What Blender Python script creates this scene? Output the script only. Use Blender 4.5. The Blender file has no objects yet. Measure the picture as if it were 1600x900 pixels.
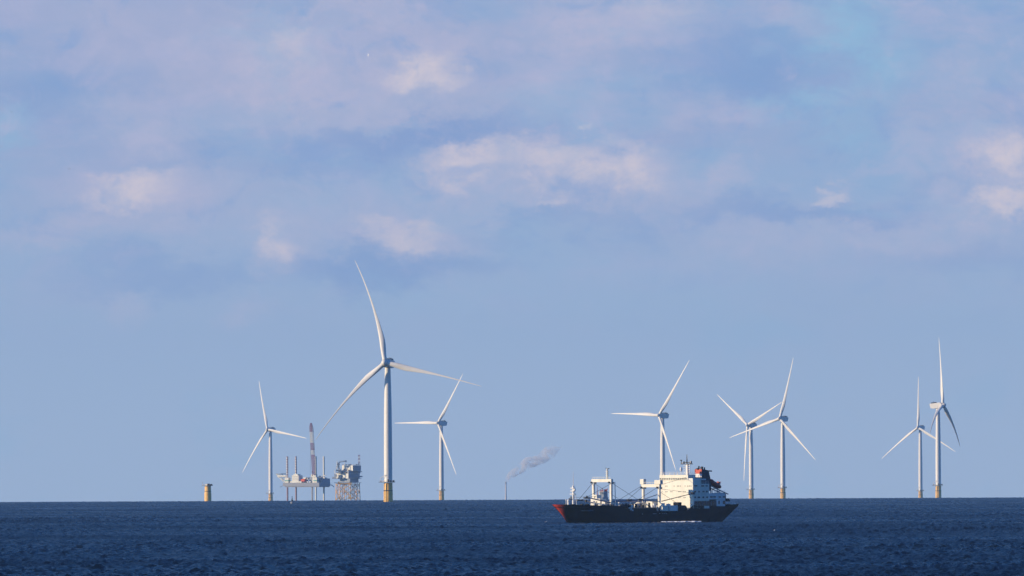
import bpy, bmesh, math, random
import numpy as np
from mathutils import Vector, Matrix
random.seed(7)
R = math.radians
C = bpy.context.scene.collection

# ------------------------------------------------------------------ camera
F = 19800.0                       # focal length in photo pixels (1600 wide): long telephoto
CAM_H = 18.4                      # metres above the sea
RC = F * F / (2 * 26.5)           # effective earth radius with refraction (7400 km)
ROLL = 0.0046
LEVEL = 286.7 + 0.6
cd = bpy.data.cameras.new("camera")
cd.sensor_width = 36.0
cd.lens = F / 1600.0 * 36.0
cd.clip_start = 5.0
cd.clip_end = 200000.0
cam = bpy.data.objects.new("camera", cd)
C.objects.link(cam)
pitch = math.atan(LEVEL / F)
cam.matrix_world = (Matrix.Translation((0, 0, CAM_H)) @ Matrix.Rotation(math.pi / 2 + pitch, 4, 'X')
                    @ Matrix.Rotation(-ROLL, 4, 'Z'))
bpy.context.scene.camera = cam

def at(px, py, D):
    """world point seen at that place of the view, at distance D"""
    u, v = px - 800.0, 450.0 - py
    U = u * math.cos(ROLL) + v * math.sin(ROLL)
    V = -u * math.sin(ROLL) + v * math.cos(ROLL)
    return Vector((D * U / F, D, CAM_H + D * (V + LEVEL) / F))

def sea_z(x, y):
    return -(x * x + y * y) / (2 * RC)

# ------------------------------------------------------------------ sky, sun, exposure
sc = bpy.context.scene
SUN_AZ, SUN_EL = 11.0, 13.0       # azimuth: from the left (-x), turned towards the camera side (-y)
w = bpy.data.worlds.new("World")
sc.world = w
w.use_nodes = True
nt = w.node_tree
nt.nodes.clear()
N = nt.nodes.new
L = nt.links.new

def node(tree, typ, **kw):
    n = tree.nodes.new(typ)
    for k, v in kw.items():
        setattr(n, k, v)
    return n

class G:
    """small helper for math graphs"""
    def __init__(s, tree): s.t = tree
    def m(s, op, a, b=None, c=None, clamp=False):
        n = s.t.nodes.new('ShaderNodeMath'); n.operation = op; n.use_clamp = clamp
        for i, v in enumerate((a, b, c)):
            if v is None: continue
            if isinstance(v, (int, float)): n.inputs[i].default_value = v
            else: s.t.links.new(v, n.inputs[i])
        return n.outputs[0]
    def sep(s, v):
        n = s.t.nodes.new('ShaderNodeSeparateXYZ'); s.t.links.new(v, n.inputs[0]); return n.outputs
    def comb(s, x, y, z):
        n = s.t.nodes.new('ShaderNodeCombineXYZ')
        for i, v in enumerate((x, y, z)):
            if isinstance(v, (int, float)): n.inputs[i].default_value = v
            else: s.t.links.new(v, n.inputs[i])
        return n.outputs[0]
    def noise(s, vec, scale, detail=4, rough=0.5, dist=0.0):
        n = s.t.nodes.new('ShaderNodeTexNoise'); n.noise_dimensions = '3D'
        s.t.links.new(vec, n.inputs['Vector'])
        n.inputs['Scale'].default_value = scale; n.inputs['Detail'].default_value = detail
        n.inputs['Roughness'].default_value = rough; n.inputs['Distortion'].default_value = dist
        return n.outputs['Fac'], n.outputs['Color']
    def ramp(s, v, a, b, lo=0.0, hi=1.0, smooth=True):
        n = s.t.nodes.new('ShaderNodeMapRange'); n.interpolation_type = 'SMOOTHSTEP' if smooth else 'LINEAR'
        s.t.links.new(v, n.inputs[0])
        for i, x in enumerate((a, b, lo, hi)): n.inputs[i + 1].default_value = x
        return n.outputs[0]
    def mix(s, f, a, b, blend='MIX'):
        n = s.t.nodes.new('ShaderNodeMix'); n.data_type = 'RGBA'; n.blend_type = blend
        if isinstance(f, (int, float)): n.inputs[0].default_value = f
        else: s.t.links.new(f, n.inputs[0])
        for i, v in ((6, a), (7, b)):
            if isinstance(v, tuple): n.inputs[i].default_value = (*v, 1)
            else: s.t.links.new(v, n.inputs[i])
        return n.outputs[2]

g = G(nt)
sky = N('ShaderNodeTexSky'); sky.sky_type = 'NISHITA'; sky.sun_disc = False
sky.sun_elevation = R(SUN_EL)
sky.altitude = 20; sky.air_density = 1.0; sky.dust_density = 0.6; sky.ozone_density = 2.0
SV = Vector((-math.cos(R(SUN_AZ)) * math.cos(R(SUN_EL)), -math.sin(R(SUN_AZ)) * math.cos(R(SUN_EL)), math.sin(R(SUN_EL))))
sky.sun_rotation = math.atan2(SV.x, SV.y)
tc = N('ShaderNodeTexCoord')
dx, dy, dz = g.sep(tc.outputs['Generated'])
# cloud coordinates: direction angles in thousandths of the focal length
inv = g.m('DIVIDE', F / 1000.0, g.m('MAXIMUM', g.m('ABSOLUTE', dy), 0.05))
p = g.m('MULTIPLY', dx, inv)
q = g.m('MULTIPLY', dz, inv)
front = g.m('MULTIPLY', g.m('GREATER_THAN', dy, 0.0), g.ramp(dz, 0.14, 0.055))
pv = g.comb(p, g.m('MULTIPLY', q, 1.7), 0.0)
w1f, w1 = g.noise(pv, 5.0, 5, 0.6)
w2f, w2 = g.noise(pv, 16.0, 6, 0.7)
sx, sy, sz = g.sep(w1)
tx, ty, tz = g.sep(w2)
def warp(base, a, b):
    return g.m('ADD', base, g.m('ADD', g.m('MULTIPLY', g.m('SUBTRACT', a, 0.5), 0.17), g.m('MULTIPLY', g.m('SUBTRACT', b, 0.5), 0.10)))
pw = warp(p, sx, tx)
qw = warp(q, sy, ty)

def blob(px, py, rx, ry, soft=1.0):
    """soft patch of cloud centred on a direction of the sky"""
    cx, cy = (px - 800) / 1000.0, (450 - py + LEVEL) / 1000.0
    a = g.m('MULTIPLY', g.m('SUBTRACT', pw, cx), 1000.0 / rx)
    b = g.m('MULTIPLY', g.m('SUBTRACT', qw, cy), 1000.0 / ry)
    d = g.m('SQRT', g.m('ADD', g.m('MULTIPLY', a, a), g.m('MULTIPLY', b, b)))
    return g.ramp(d, 1.0 + 0.55 * soft, 1.0 - 0.95 * soft)

def total(lst):
    acc = None
    for px, py, rx, ry, amt, soft in lst:
        v = g.m('MULTIPLY', blob(px, py, rx, ry, soft), amt)
        acc = v if acc is None else g.m('MAXIMUM', acc, v)
    return acc

SKY_K = 0.10
def lv(r, gg, b):
    """display colour -> radiance before the background strength"""
    f = lambda c: ((c / 255.0 + 0.055) / 1.055) ** 2.4
    return (f(r) / SKY_K, f(gg) / SKY_K, f(b) / SKY_K)

tint = g.mix(1.0, sky.outputs[0], (0.31, 0.80, 1.75), 'MULTIPLY')
# clear air near the horizon in front
low = g.ramp(q, 0.75, 0.0)
base_front = g.mix(low, lv(139, 173, 213), lv(167, 188, 216))
near_h = front
col = g.mix(near_h, tint, base_front)
# broad lavender cloud cover, stronger higher up
n1, _ = g.noise(g.comb(p, g.m('MULTIPLY', q, 2.2), 3.7), 2.2, 6, 0.55, 0.3)
n2, _ = g.noise(g.comb(p, g.m('MULTIPLY', q, 2.8), 9.1), 6.0, 6, 0.6, 0.2)
cover = g.m('MULTIPLY', g.ramp(n1, 0.34, 0.66), g.ramp(q, 0.12, 0.62))
col = g.mix(g.m('MULTIPLY', g.m('MULTIPLY', cover, front), 0.85), col, lv(165, 175, 209))
fine = g.m('MULTIPLY', g.ramp(n2, 0.46, 0.74), g.ramp(q, 0.1, 0.55))
col = g.mix(g.m('MULTIPLY', g.m('MULTIPLY', fine, front), 0.55), col, lv(178, 182, 215))
# shadowed blue-grey cloud bases
dark = total([(690, 215, 260, 34, 0.8, 1), (600, 410, 170, 40, 0.5, 1), (1180, 95, 160, 70, 0.5, 1), (100, 130, 130, 90, 0.35, 1),
              (1280, 320, 230, 26, 0.45, 1), (250, 420, 180, 30, 0.4, 1), (960, 205, 230, 22, .35, 1), (1500, 400, 160, 30, .3, 1)])
col = g.mix(g.m('MULTIPLY', dark, front), col, lv(128, 158, 208))
# open pale-cyan gap
gap = total([(1330, 40, 75, 60, 0.9, 1), (1370, 110, 55, 60, 0.8, 1), (1280, 155, 95, 38, 0.75, 1), (1190, 155, 50, 30, 0.6, 1), (1335, 195, 55, 30, .5, 1),
             (10, 200, 50, 22, 0.6, 1), (600, 195, 50, 10, 0.5, 1)])
col = g.mix(g.m('MULTIPLY', g.m('MULTIPLY', gap, g.ramp(w2f, 0.3, 0.62, 0.25, 1.0)), front), col, lv(146, 188, 219))
# pinkish sunlit cloud masses
pink = total([(440, 115, 140, 80, 0.85, 1), (560, 130, 140, 55, 0.6, 1), (950, 60, 190, 55, 0.7, 1), (560, 15, 200, 12, .5, 1), (300, 100, 40, 70, .45, 1), (720, 280, 90, 40, .65, 1),
              (230, 200, 110, 55, 0.5, 1), (930, 265, 140, 60, 0.8, 1), (1100, 175, 110, 40, 0.4, 1), (1500, 110, 90, 55, .5, 1), (1380, 370, 160, 40, .5, 1),
              (100, 360, 140, 26, .5, 1), (640, 360, 110, 35, .5, 1), (1560, 260, 90, 90, .6, 1), (1140, 270, 45, 30, .6, 1), (200, 465, 45, 30, .35, 1), (380, 480, 35, 22, .3, 1),
              (600, 30, 90, 25, .5, 1), (450, 370, 60, 45, .55, 1), (1450, 210, 60, 50, .45, 1),
              (480, 170, 230, 60, .5, 1), (160, 60, 120, 60, .4, 1), (820, 130, 160, 50, .4, 1), (880, 300, 260, 45, .5, 1), (260, 300, 170, 70, .45, 1), (1520, 330, 150, 70, .45, 1), (1230, 20, 90, 30, .4, 1), (700, 60, 90, 40, .45, 1), (520, 330, 200, 60, .3, 1), (1230, 370, 160, 50, .35, 1)])
w3f, _ = g.noise(g.comb(p, g.m('MULTIPLY', q, 1.2), 7.7), 38.0, 6, 0.7, 0.5)
tex = g.m('MULTIPLY', g.ramp(w2f, 0.28, 0.72, 0.62, 1.0), g.ramp(w3f, 0.3, 0.66, 0.68, 1.0))
col = g.mix(g.m('MULTIPLY', g.m('MULTIPLY', pink, front), tex), col, lv(196, 191, 214))
# cream highlights
CR = ([(665, 115, 42, 32, 0.9, 1), (205, 292, 50, 34, 0.9, 1), (730, 262, 42, 26, 0.7, 1), (855, 250, 95, 34, .6, 1), (985, 262, 40, 36, 0.85, 1), (920, 280, 90, 24, 0.8, 1),
               (1272, 290, 22, 13, 0.6, 1), (1590, 240, 40, 36, 0.9, 1), (1575, 318, 42, 18, 0.8, 1), (440, 365, 26, 34, 0.65, 1), (628, 355, 50, 20, 0.6, 1), (165, 275, 22, 16, .5, 1),
               (450, 55, 34, 24, .4, 1), (866, 330, 18, 10, .5, 1), (915, 185, 16, 8, .5, 1), (1020, 12, 50, 18, .35, 1)])
halo = total([(x, y, rx * 2.1, ry * 1.9, a * .6, 1) for x, y, rx, ry, a, _ in CR])
col = g.mix(g.m('MULTIPLY', g.m('MULTIPLY', halo, front), tex), col, lv(194, 190, 214))
tex2 = g.m('MULTIPLY', g.ramp(w2f, 0.28, 0.72, 0.74, 1.0), g.ramp(w3f, 0.3, 0.66, 0.72, 1.04))
cream = total([(x, y, rx * 1.15, ry * 1.1, a * .88, 1) for x, y, rx, ry, a, _ in CR])
col = g.mix(g.m('MULTIPLY', g.m('MULTIPLY', cream, front), tex2), col, lv(225, 212, 216))
base2 = total([(640, 212, 190, 22, 0.7, 1), (620, 405, 150, 32, 0.45, 1), (250, 235, 150, 22, .4, 1), (1180, 100, 130, 50, 0.5, 1), (70, 165, 90, 40, 0.45, 1), (1240, 325, 170, 18, 0.45, 1), (860, 350, 200, 16, .35, 1), (480, 250, 120, 16, .4, 1), (1480, 300, 60, 14, .35, 1), (760, 90, 60, 40, .3, 1)])
col = g.mix(g.m('MULTIPLY', g.m('MULTIPLY', base2, front), 0.8), col, lv(132, 161, 208))
# fine mottling of the cloud sheet, warm against blue
m1, _ = g.noise(g.comb(p, g.m('MULTIPLY', q, 1.3), 5.5), 11.0, 8, 0.62, 0.6)
up = g.m('MULTIPLY', g.ramp(q, 0.16, 0.5), front)
col = g.mix(g.m('MULTIPLY', g.m('MULTIPLY', g.ramp(m1, 0.52, 0.74), up), 0.42), col, lv(188, 188, 216))
col = g.mix(g.m('MULTIPLY', g.m('MULTIPLY', g.ramp(m1, 0.48, 0.30), up), 0.45), col, lv(130, 164, 212))
m2, _ = g.noise(g.comb(p, g.m('MULTIPLY', q, 1.9), 1.5), 4.5, 7, 0.6, 0.4)
col = g.mix(g.m('MULTIPLY', g.m('MULTIPLY', g.ramp(m2, 0.55, 0.72), front), 0.30), col, lv(150, 186, 218))
# the rest of the sky: broken cloud overhead and behind
ng, _ = g.noise(tc.outputs['Generated'], 3.0, 5, 0.55)
over = g.m('MULTIPLY', g.ramp(ng, 0.52, 0.72), g.ramp(dz, 0.05, 0.35))
col = g.mix(g.m('MULTIPLY', over, 0.25), col, (2.0, 2.6, 4.4))
bg = N('ShaderNodeBackground'); bg.inputs['Strength'].default_value = SKY_K
wo = N('ShaderNodeOutputWorld')
L(col, bg.inputs[0]); L(bg.outputs[0], wo.inputs[0])
w.cycles.sampling_method = 'MANUAL'; w.cycles.sample_map_resolution = 512

sd = bpy.data.lights.new("sun", 'SUN')
sd.energy = 4.9; sd.angle = R(0.5); sd.color = (1.0, 0.80, 0.53)
sun = bpy.data.objects.new("sun", sd); C.objects.link(sun)
sun.rotation_euler = SV.to_track_quat('Z', 'Y').to_euler()
vs = sc.view_settings
vs.view_transform = 'Standard'; vs.look = 'None'; vs.gamma = 1.0; vs.exposure = 0.0; vs.use_curve_mapping = False
sc.cycles.max_bounces = 6; sc.cycles.diffuse_bounces = 2; sc.cycles.glossy_bounces = 3
sc.cycles.volume_bounces = 3; sc.cycles.transparent_max_bounces = 8
sc.cycles.use_denoising = True

# ------------------------------------------------------------------ materials
def mat(name, color, rough=0.5, spec=0.3, metallic=0.0, var=0.08, scale=0.4, dirt=None, dirt_amt=0.3, stretch=(1, 1, 1)):
    m = bpy.data.materials.new(name); m.use_nodes = True
    t = m.node_tree; b = t.nodes['Principled BSDF']; gg = G(t)
    co = t.nodes.new('ShaderNodeTexCoord')
    mp = t.nodes.new('ShaderNodeMapping'); mp.inputs['Scale'].default_value = stretch
    t.links.new(co.outputs['Object'], mp.inputs[0])
    f, _ = gg.noise(mp.outputs[0], scale, 5, 0.6)
    lo = tuple(c * (1 - var) for c in color); hi = tuple(min(1, c * (1 + var)) for c in color)
    col = gg.mix(gg.ramp(f, 0.3, 0.7), lo, hi)
    if dirt:
        f2, _ = gg.noise(mp.outputs[0], scale * 2.7, 6, 0.7, 0.5)
        col = gg.mix(gg.m('MULTIPLY', gg.ramp(f2, 0.55, 0.75), dirt_amt), col, dirt)
    t.links.new(col, b.inputs['Base Color'])
    b.inputs['Roughness'].default_value = rough; b.inputs['Metallic'].default_value = metallic
    b.inputs['Specular IOR Level'].default_value = spec
    return m

M = {
 'white': mat('white_paint', (0.76, 0.74, 0.70), 0.45, dirt=(0.5, 0.36, 0.24), dirt_amt=0.25, stretch=(1, 1, .15)),
 'turbine': mat('turbine_paint', (0.84, 0.79, 0.70), 0.4, scale=0.05, var=.04, dirt=(.5, .45, .38), dirt_amt=.2),
 'cream': mat('cream_paint', (0.80, 0.76, 0.64), 0.5, dirt=(0.45, 0.25, 0.12), dirt_amt=0.25, stretch=(1, 1, .12)),
 'hull': mat('black_hull_paint', (0.004, 0.004, 0.009), 0.6, 0.1, dirt=(0.03, 0.012, 0.010), dirt_amt=0.5, scale=.15, stretch=(1, 1, .3)),
 'red': mat('red_paint', (0.55, 0.06, 0.03), 0.5, dirt=(.25, .05, .03), dirt_amt=.4),
 'funnel': mat('dark_funnel_paint', (0.012, 0.022, 0.05), 0.5),
 'dark': mat('dark_gear', (0.02, 0.022, 0.028), 0.6),
 'tarp': mat('dark_tarpaulin', (0.014, 0.016, 0.022), 0.8, 0.1),
 'grey': mat('deck_grey', (0.20, 0.22, 0.22), 0.7, dirt=(.25, .14, .08)),
 'rust': mat('rust_deck', (0.42, 0.22, 0.15), 0.8, dirt=(.6, .45, .3)),
 'glass': mat('window_glass', (0.015, 0.02, 0.03), 0.15, 0.5),
 'yellow': mat('yellow_coating', (0.92, 0.52, 0.12), 0.5, dirt=(.5, .26, .06), dirt_amt=.35, scale=.3),
 'rig_grey': mat('rig_hull_grey', (0.30, 0.31, 0.34), 0.6, dirt=(.3, .2, .15)),
 'rig_dark': mat('rig_dark_blue', (0.27, 0.31, 0.36), 0.6),
 'orange': mat('orange_paint', (0.80, 0.12, 0.03), 0.5),
 'green': mat('green_band', (0.10, 0.35, 0.25), 0.6),
 'boatred': mat('lifeboat_red', (0.35, 0.035, 0.02), 0.4),
 'maroon': mat('maroon_lattice', (0.28, 0.06, 0.09), 0.6),
 'feather_w': mat('white_feathers', (0.8, 0.8, 0.78), 0.8),
 'feather_g': mat('grey_feathers', (0.12, 0.12, 0.13), 0.8),
 'leg_red': mat('faded_red_leg', (0.40, 0.22, 0.20), .6),
 'concrete': mat('chimney_concrete', (0.62, 0.56, 0.55), 0.9),
 'foam': mat('sea_foam', (0.8, 0.82, 0.84), 0.9),
}

# ------------------------------------------------------------------ mesh building
class MB:
    def __init__(s): s.v = []; s.f = []; s.mi = []; s.cuts = []
    def add(s, vs, fs, mi=0):
        s.cuts.append((len(s.v), len(s.f))); o = len(s.v); s.v += [tuple(v) for v in vs]; s.f += [tuple(i + o for i in f) for f in fs]; s.mi += [mi] * len(fs); return s
    def box(s, a, b, mi=0, bev=0.0):
        (x0, y0, z0), (x1, y1, z1) = [min(i, j) for i, j in zip(a, b)], [max(i, j) for i, j in zip(a, b)]
        if bev <= 0:
            vs = [(x0, y0, z0), (x1, y0, z0), (x1, y1, z0), (x0, y1, z0), (x0, y0, z1), (x1, y0, z1), (x1, y1, z1), (x0, y1, z1)]
            return s.add(vs, [(0, 3, 2, 1), (4, 5, 6, 7), (0, 1, 5, 4), (1, 2, 6, 5), (2, 3, 7, 6), (3, 0, 4, 7)], mi)
        prof = [(x0 + bev, y0), (x1 - bev, y0), (x1, y0 + bev), (x1, y1 - bev), (x1 - bev, y1), (x0 + bev, y1), (x0, y1 - bev), (x0, y0 + bev)]
        return s.prism(prof, z0, z1, mi)
    def prism(s, prof, z0, z1, mi=0, top=None):
        n = len(prof); top = top or prof
        vs = [(x, y, z0) for x, y in prof] + [(x, y, z1) for x, y in top]
        fs = [(i, (i + 1) % n, n + (i + 1) % n, n + i) for i in range(n)] + [tuple(range(n - 1, -1, -1)), tuple(range(n, 2 * n))]
        return s.add(vs, fs, mi)
    def side_prism(s, prof, y0, y1, mi=0):
        """profile in x,z extruded along y"""
        n = len(prof)
        vs = [(x, y0, z) for x, z in prof] + [(x, y1, z) for x, z in prof]
        fs = [(n + i, n + (i + 1) % n, (i + 1) % n, i) for i in range(n)] + [tuple(range(n)), tuple(range(2 * n - 1, n - 1, -1))]
        return s.add(vs, fs, mi)
    def tube(s, a, b, r0, r1=None, n=8, mi=0):
        a, b = Vector(a), Vector(b); r1 = r0 if r1 is None else r1
        return s.path([a, b], [r0, r1], n, mi)
    def path(s, pts, rad, n=8, mi=0):
        pts = [Vector(p) for p in pts]; vs = []; k = len(pts)
        up = None
        for i, p in enumerate(pts):
            d = (pts[min(i + 1, k - 1)] - pts[max(i - 1, 0)]).normalized()
            if up is None:
                up = Vector((0, 0, 1)) if abs(d.z) < .9 else Vector((1, 0, 0))
            x = d.cross(up).normalized(); y = x.cross(d).normalized(); up = y
            for j in range(n):
                t = 2 * math.pi * (j + .5) / n
                vs.append(p + (x * math.cos(t) + y * math.sin(t)) * rad[i])
        fs = []
        for i in range(k - 1):
            for j in range(n):
                a, b = i * n + j, i * n + (j + 1) % n
                fs.append((a, b, b + n, a + n))
        fs += [tuple(range(n - 1, -1, -1)), tuple(range((k - 1) * n, k * n))]
        return s.add(vs, fs, mi)
    def ball(s, c, r, n=10, m=7, mi=0):
        r = (r, r, r) if isinstance(r, (int, float)) else r
        vs = [(c[0], c[1], c[2] - r[2])]
        for i in range(1, m):
            ph = -math.pi / 2 + math.pi * i / m
            for j in range(n):
                t = 2 * math.pi * j / n
                vs.append((c[0] + r[0] * math.cos(ph) * math.cos(t), c[1] + r[1] * math.cos(ph) * math.sin(t), c[2] + r[2] * math.sin(ph)))
        vs.append((c[0], c[1], c[2] + r[2])); top = len(vs) - 1; fs = []
        for j in range(n): fs.append((0, 1 + (j + 1) % n, 1 + j))
        for i in range(m - 2):
            for j in range(n):
                a, b = 1 + i * n + j, 1 + i * n + (j + 1) % n
                fs.append((a, b, b + n, a + n))
        for j in range(n):
            a = 1 + (m - 2) * n
            fs.append((a + j, a + (j + 1) % n, top))
        return s.add(vs, fs, mi)
    def each(s, name, m, parent=None, smooth=False):
        out = []
        for (v0, f0), (v1, f1) in zip(s.cuts, s.cuts[1:] + [(len(s.v), len(s.f))]):
            mb = MB(); mb.v = s.v[v0:v1]; mb.f = [tuple(i - v0 for i in f) for f in s.f[f0:f1]]; mb.mi = [0] * len(mb.f)
            out.append(mb.build(name, m, parent, smooth))
        return out
    def build(s, name, m, parent=None, smooth=False, mats=None):
        me = bpy.data.meshes.new(name); me.from_pydata(s.v, [], s.f)
        if not mats:
            bm_ = bmesh.new(); bm_.from_mesh(me); bmesh.ops.recalc_face_normals(bm_, faces=bm_.faces); bm_.to_mesh(me); bm_.free()
        for x in (mats or [m]): me.materials.append(M[x] if isinstance(x, str) else x)
        if mats: me.polygons.foreach_set('material_index', s.mi)
        if smooth:
            me.polygons.foreach_set('use_smooth', [True] * len(s.f))
            try: me.set_sharp_from_angle(angle=R(40))
            except Exception: pass
        me.update()
        o = bpy.data.objects.new(name, me); C.objects.link(o)
        if parent: o.parent = parent
        return o

def tag(o, label=None, cat=None, group=None, kind=None):
    if label: o['label'] = label
    if cat: o['category'] = cat
    if group: o['group'] = group
    if kind: o['kind'] = kind
    return o

def empty(name, loc, rz=0.0):
    o = bpy.data.objects.new(name, None); o.empty_display_size = 1; C.objects.link(o)
    o.location = loc; o.rotation_euler = (0, 0, rz); return o

# ------------------------------------------------------------------ the sea: one curved sheet with real waves
def wave_tile(n, size, lam, amp, seed, wind, spread=2.0, cut=0.9):
    rg = np.random.default_rng(seed)
    k = np.fft.fftfreq(n, size / n) * 2 * np.pi
    kx, ky = np.meshgrid(k, k); kk = np.hypot(kx, ky); kk[0, 0] = 1
    kp = 2 * np.pi / lam
    S = np.exp(-1.0 * (kp / kk) ** 2) / kk ** 3.3 * np.exp(-(kk * cut / (2 * np.pi)) ** 2)
    c = (kx * math.cos(wind) + ky * math.sin(wind)) / kk
    S = S * (np.abs(c) ** spread + 0.08); S[0, 0] = 0
    h = np.fft.ifft2((rg.normal(size=(n, n)) + 1j * rg.normal(size=(n, n))) * np.sqrt(S)).real
    h = h / h.std() * amp
    return h

def sample(h, size, x, y):
    n = h.shape[0]
    fx = np.mod(x / size, 1.0) * n; fy = np.mod(y / size, 1.0) * n
    i = np.floor(fx).astype(int) % n; j = np.floor(fy).astype(int) % n; a = fx - np.floor(fx); b = fy - np.floor(fy)
    i1 = (i + 1) % n; j1 = (j + 1) % n
    return (h[j, i] * (1 - a) + h[j, i1] * a) * (1 - b) + (h[j1, i] * (1 - a) + h[j1, i1] * a) * b

WIND = R(-20)
TA = wave_tile(1024, 620.0, 12.0, 0.25, 3, WIND + 1.1)
TB = wave_tile(1024, 377.0, 4.0, 0.13, 5, WIND + 1.5, 1.0, 0.8)
TC = wave_tile(1024, 101.0, 1.8, 0.06, 8, WIND + 1.3, 1.0, 0.5)
TP = wave_tile(256, 3000.0, 500.0, 1.0, 9, 0.3, 0.0, 60.0)     # slow gust patches
def sea_height(x, y):
    c1, s1 = math.cos(.35), math.sin(.35); c2, s2 = math.cos(-.9), math.sin(-.9)
    gust = np.clip(1.0 + 0.16 * sample(TP, 9000.0, x * 3.0 + 500, y * .8), 0.35, 1.9)
    return (sample(TA, 620.0, x * c1 - y * s1, x * s1 + y * c1) + sample(TB, 377.0, x * c2 - y * s2, x * s2 + y * c2) + sample(TC, 101.0, x * c1 + y * s1, -x * s1 + y * c1)) * gust

def build_sea():
    fine = np.linspace(R(-2.75), R(2.75), 900)
    left = -np.geomspace(R(2.8), math.pi, 26)[::-1]; right = np.geomspace(R(2.8), math.pi, 26)
    th = np.concatenate([left, fine, right[:-1]])
    rr = [0.5, 60, 200, 500, 900, 1300, 1600, 1800, 1900]
    r = 1950.0
    while r < 17500:
        rr.append(r); r += 0.0009 * r
    rr += [17800, 18500, 20000, 22500, 26000, 30000, 35000]
    rr = np.array(rr)
    T_, R_ = np.meshgrid(th, rr)
    X = R_ * np.sin(T_); Y = R_ * np.cos(T_)
    Z = sea_z(X, Y)
    mask = (np.abs(T_) < R(2.8)) & (R_ > 1900) & (R_ < 17600)
    Z[mask] += sea_height(X[mask], Y[mask])
    nr, nc = X.shape
    co = np.stack([X, Y, Z], -1).reshape(-1, 3).astype(np.float32)
    a = (np.arange(nr - 1)[:, None] * nc + np.arange(nc)[None, :]); b = (np.arange(nr - 1)[:, None] * nc + (np.arange(nc)[None, :] + 1) % nc)
    quads = np.stack([a, b, b + nc, a + nc], -1).reshape(-1, 4).astype(np.int32)
    me = bpy.data.meshes.new("sea")
    me.vertices.add(len(co)); me.vertices.foreach_set('co', co.ravel())
    me.loops.add(quads.size); me.loops.foreach_set('vertex_index', quads.ravel())
    me.polygons.add(len(quads)); me.polygons.foreach_set('loop_start', np.arange(0, quads.size, 4, dtype=np.int32))
    me.polygons.foreach_set('use_smooth', np.ones(len(quads), dtype=bool))
    me.update(calc_edges=True)
    me.flip_normals()
    m = bpy.data.materials.new('sea_water'); m.use_nodes = True
    t = m.node_tree; bs = t.nodes['Principled BSDF']; gg = G(t)
    co_ = t.nodes.new('ShaderNodeTexCoord')
    mpw = t.nodes.new('ShaderNodeMapping'); mpw.inputs['Scale'].default_value = (0.006, 0.0035, 0.0); t.links.new(co_.outputs['Object'], mpw.inputs[0])
    f, _ = gg.noise(co_.outputs['Object'], 0.004, 4, 0.6)
    t.links.new(gg.mix(gg.ramp(f, .35, .65), (0.001, 0.006, 0.014), (0.002, 0.009, 0.022)), bs.inputs['Base Color'])
    fr_, _ = gg.noise(mpw.outputs[0], 1.0, 5, 0.6)
    t.links.new(gg.ramp(fr_, 0.3, 0.7, 0.24, 0.36), bs.inputs['Roughness'])
    bs.inputs['IOR'].default_value = 1.33; bs.inputs['Specular IOR Level'].default_value = 0.12
    f2, _ = gg.noise(co_.outputs['Object'], 0.9, 4, 0.6)
    bp = t.nodes.new('ShaderNodeBump'); bp.inputs['Strength'].default_value = 1.0; bp.inputs['Distance'].default_value = 0.9
    t.links.new(f2, bp.inputs['Height']); t.links.new(bp.outputs[0], bs.inputs['Normal'])
    me.materials.append(m)
    o = bpy.data.objects.new("sea", me); C.objects.link(o); o['kind'] = 'structure'; o['label'] = 'choppy dark blue sea reaching the horizon'
    return o
build_sea()

# haze: one even box of pale air round everything
def build_haze():
    mb = MB().box((-9000, -3000, -96), (9000, 36500, 420))
    m = bpy.data.materials.new('haze_air'); m.use_nodes = True
    t = m.node_tree; t.nodes.remove(t.nodes['Principled BSDF'])
    v = t.nodes.new('ShaderNodeVolumePrincipled')
    v.inputs['Color'].default_value = (0.42, 0.68, 1.0, 1)
    v.inputs['Density'].default_value = 1.35e-5
    v.inputs['Anisotropy'].default_value = 0.0
    t.links.new(v.outputs[0], t.nodes['Material Output'].inputs['Volume'])
    o = mb.build('haze', m); o['kind'] = 'stuff'; o['label'] = 'thin pale sea haze'
HAZE = True
if HAZE: build_haze()

# ------------------------------------------------------------------ wind turbines
TAU = R(6)
def rotor_basis(gam):
    a = Vector((-math.sin(gam) * math.cos(TAU), -math.cos(gam) * math.cos(TAU), math.sin(TAU)))
    e1 = Vector((math.cos(gam), -math.sin(gam), 0)); e2 = e1.cross(a)
    if e2.z < 0: e2 = -e2
    return a, e1, e2

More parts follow.
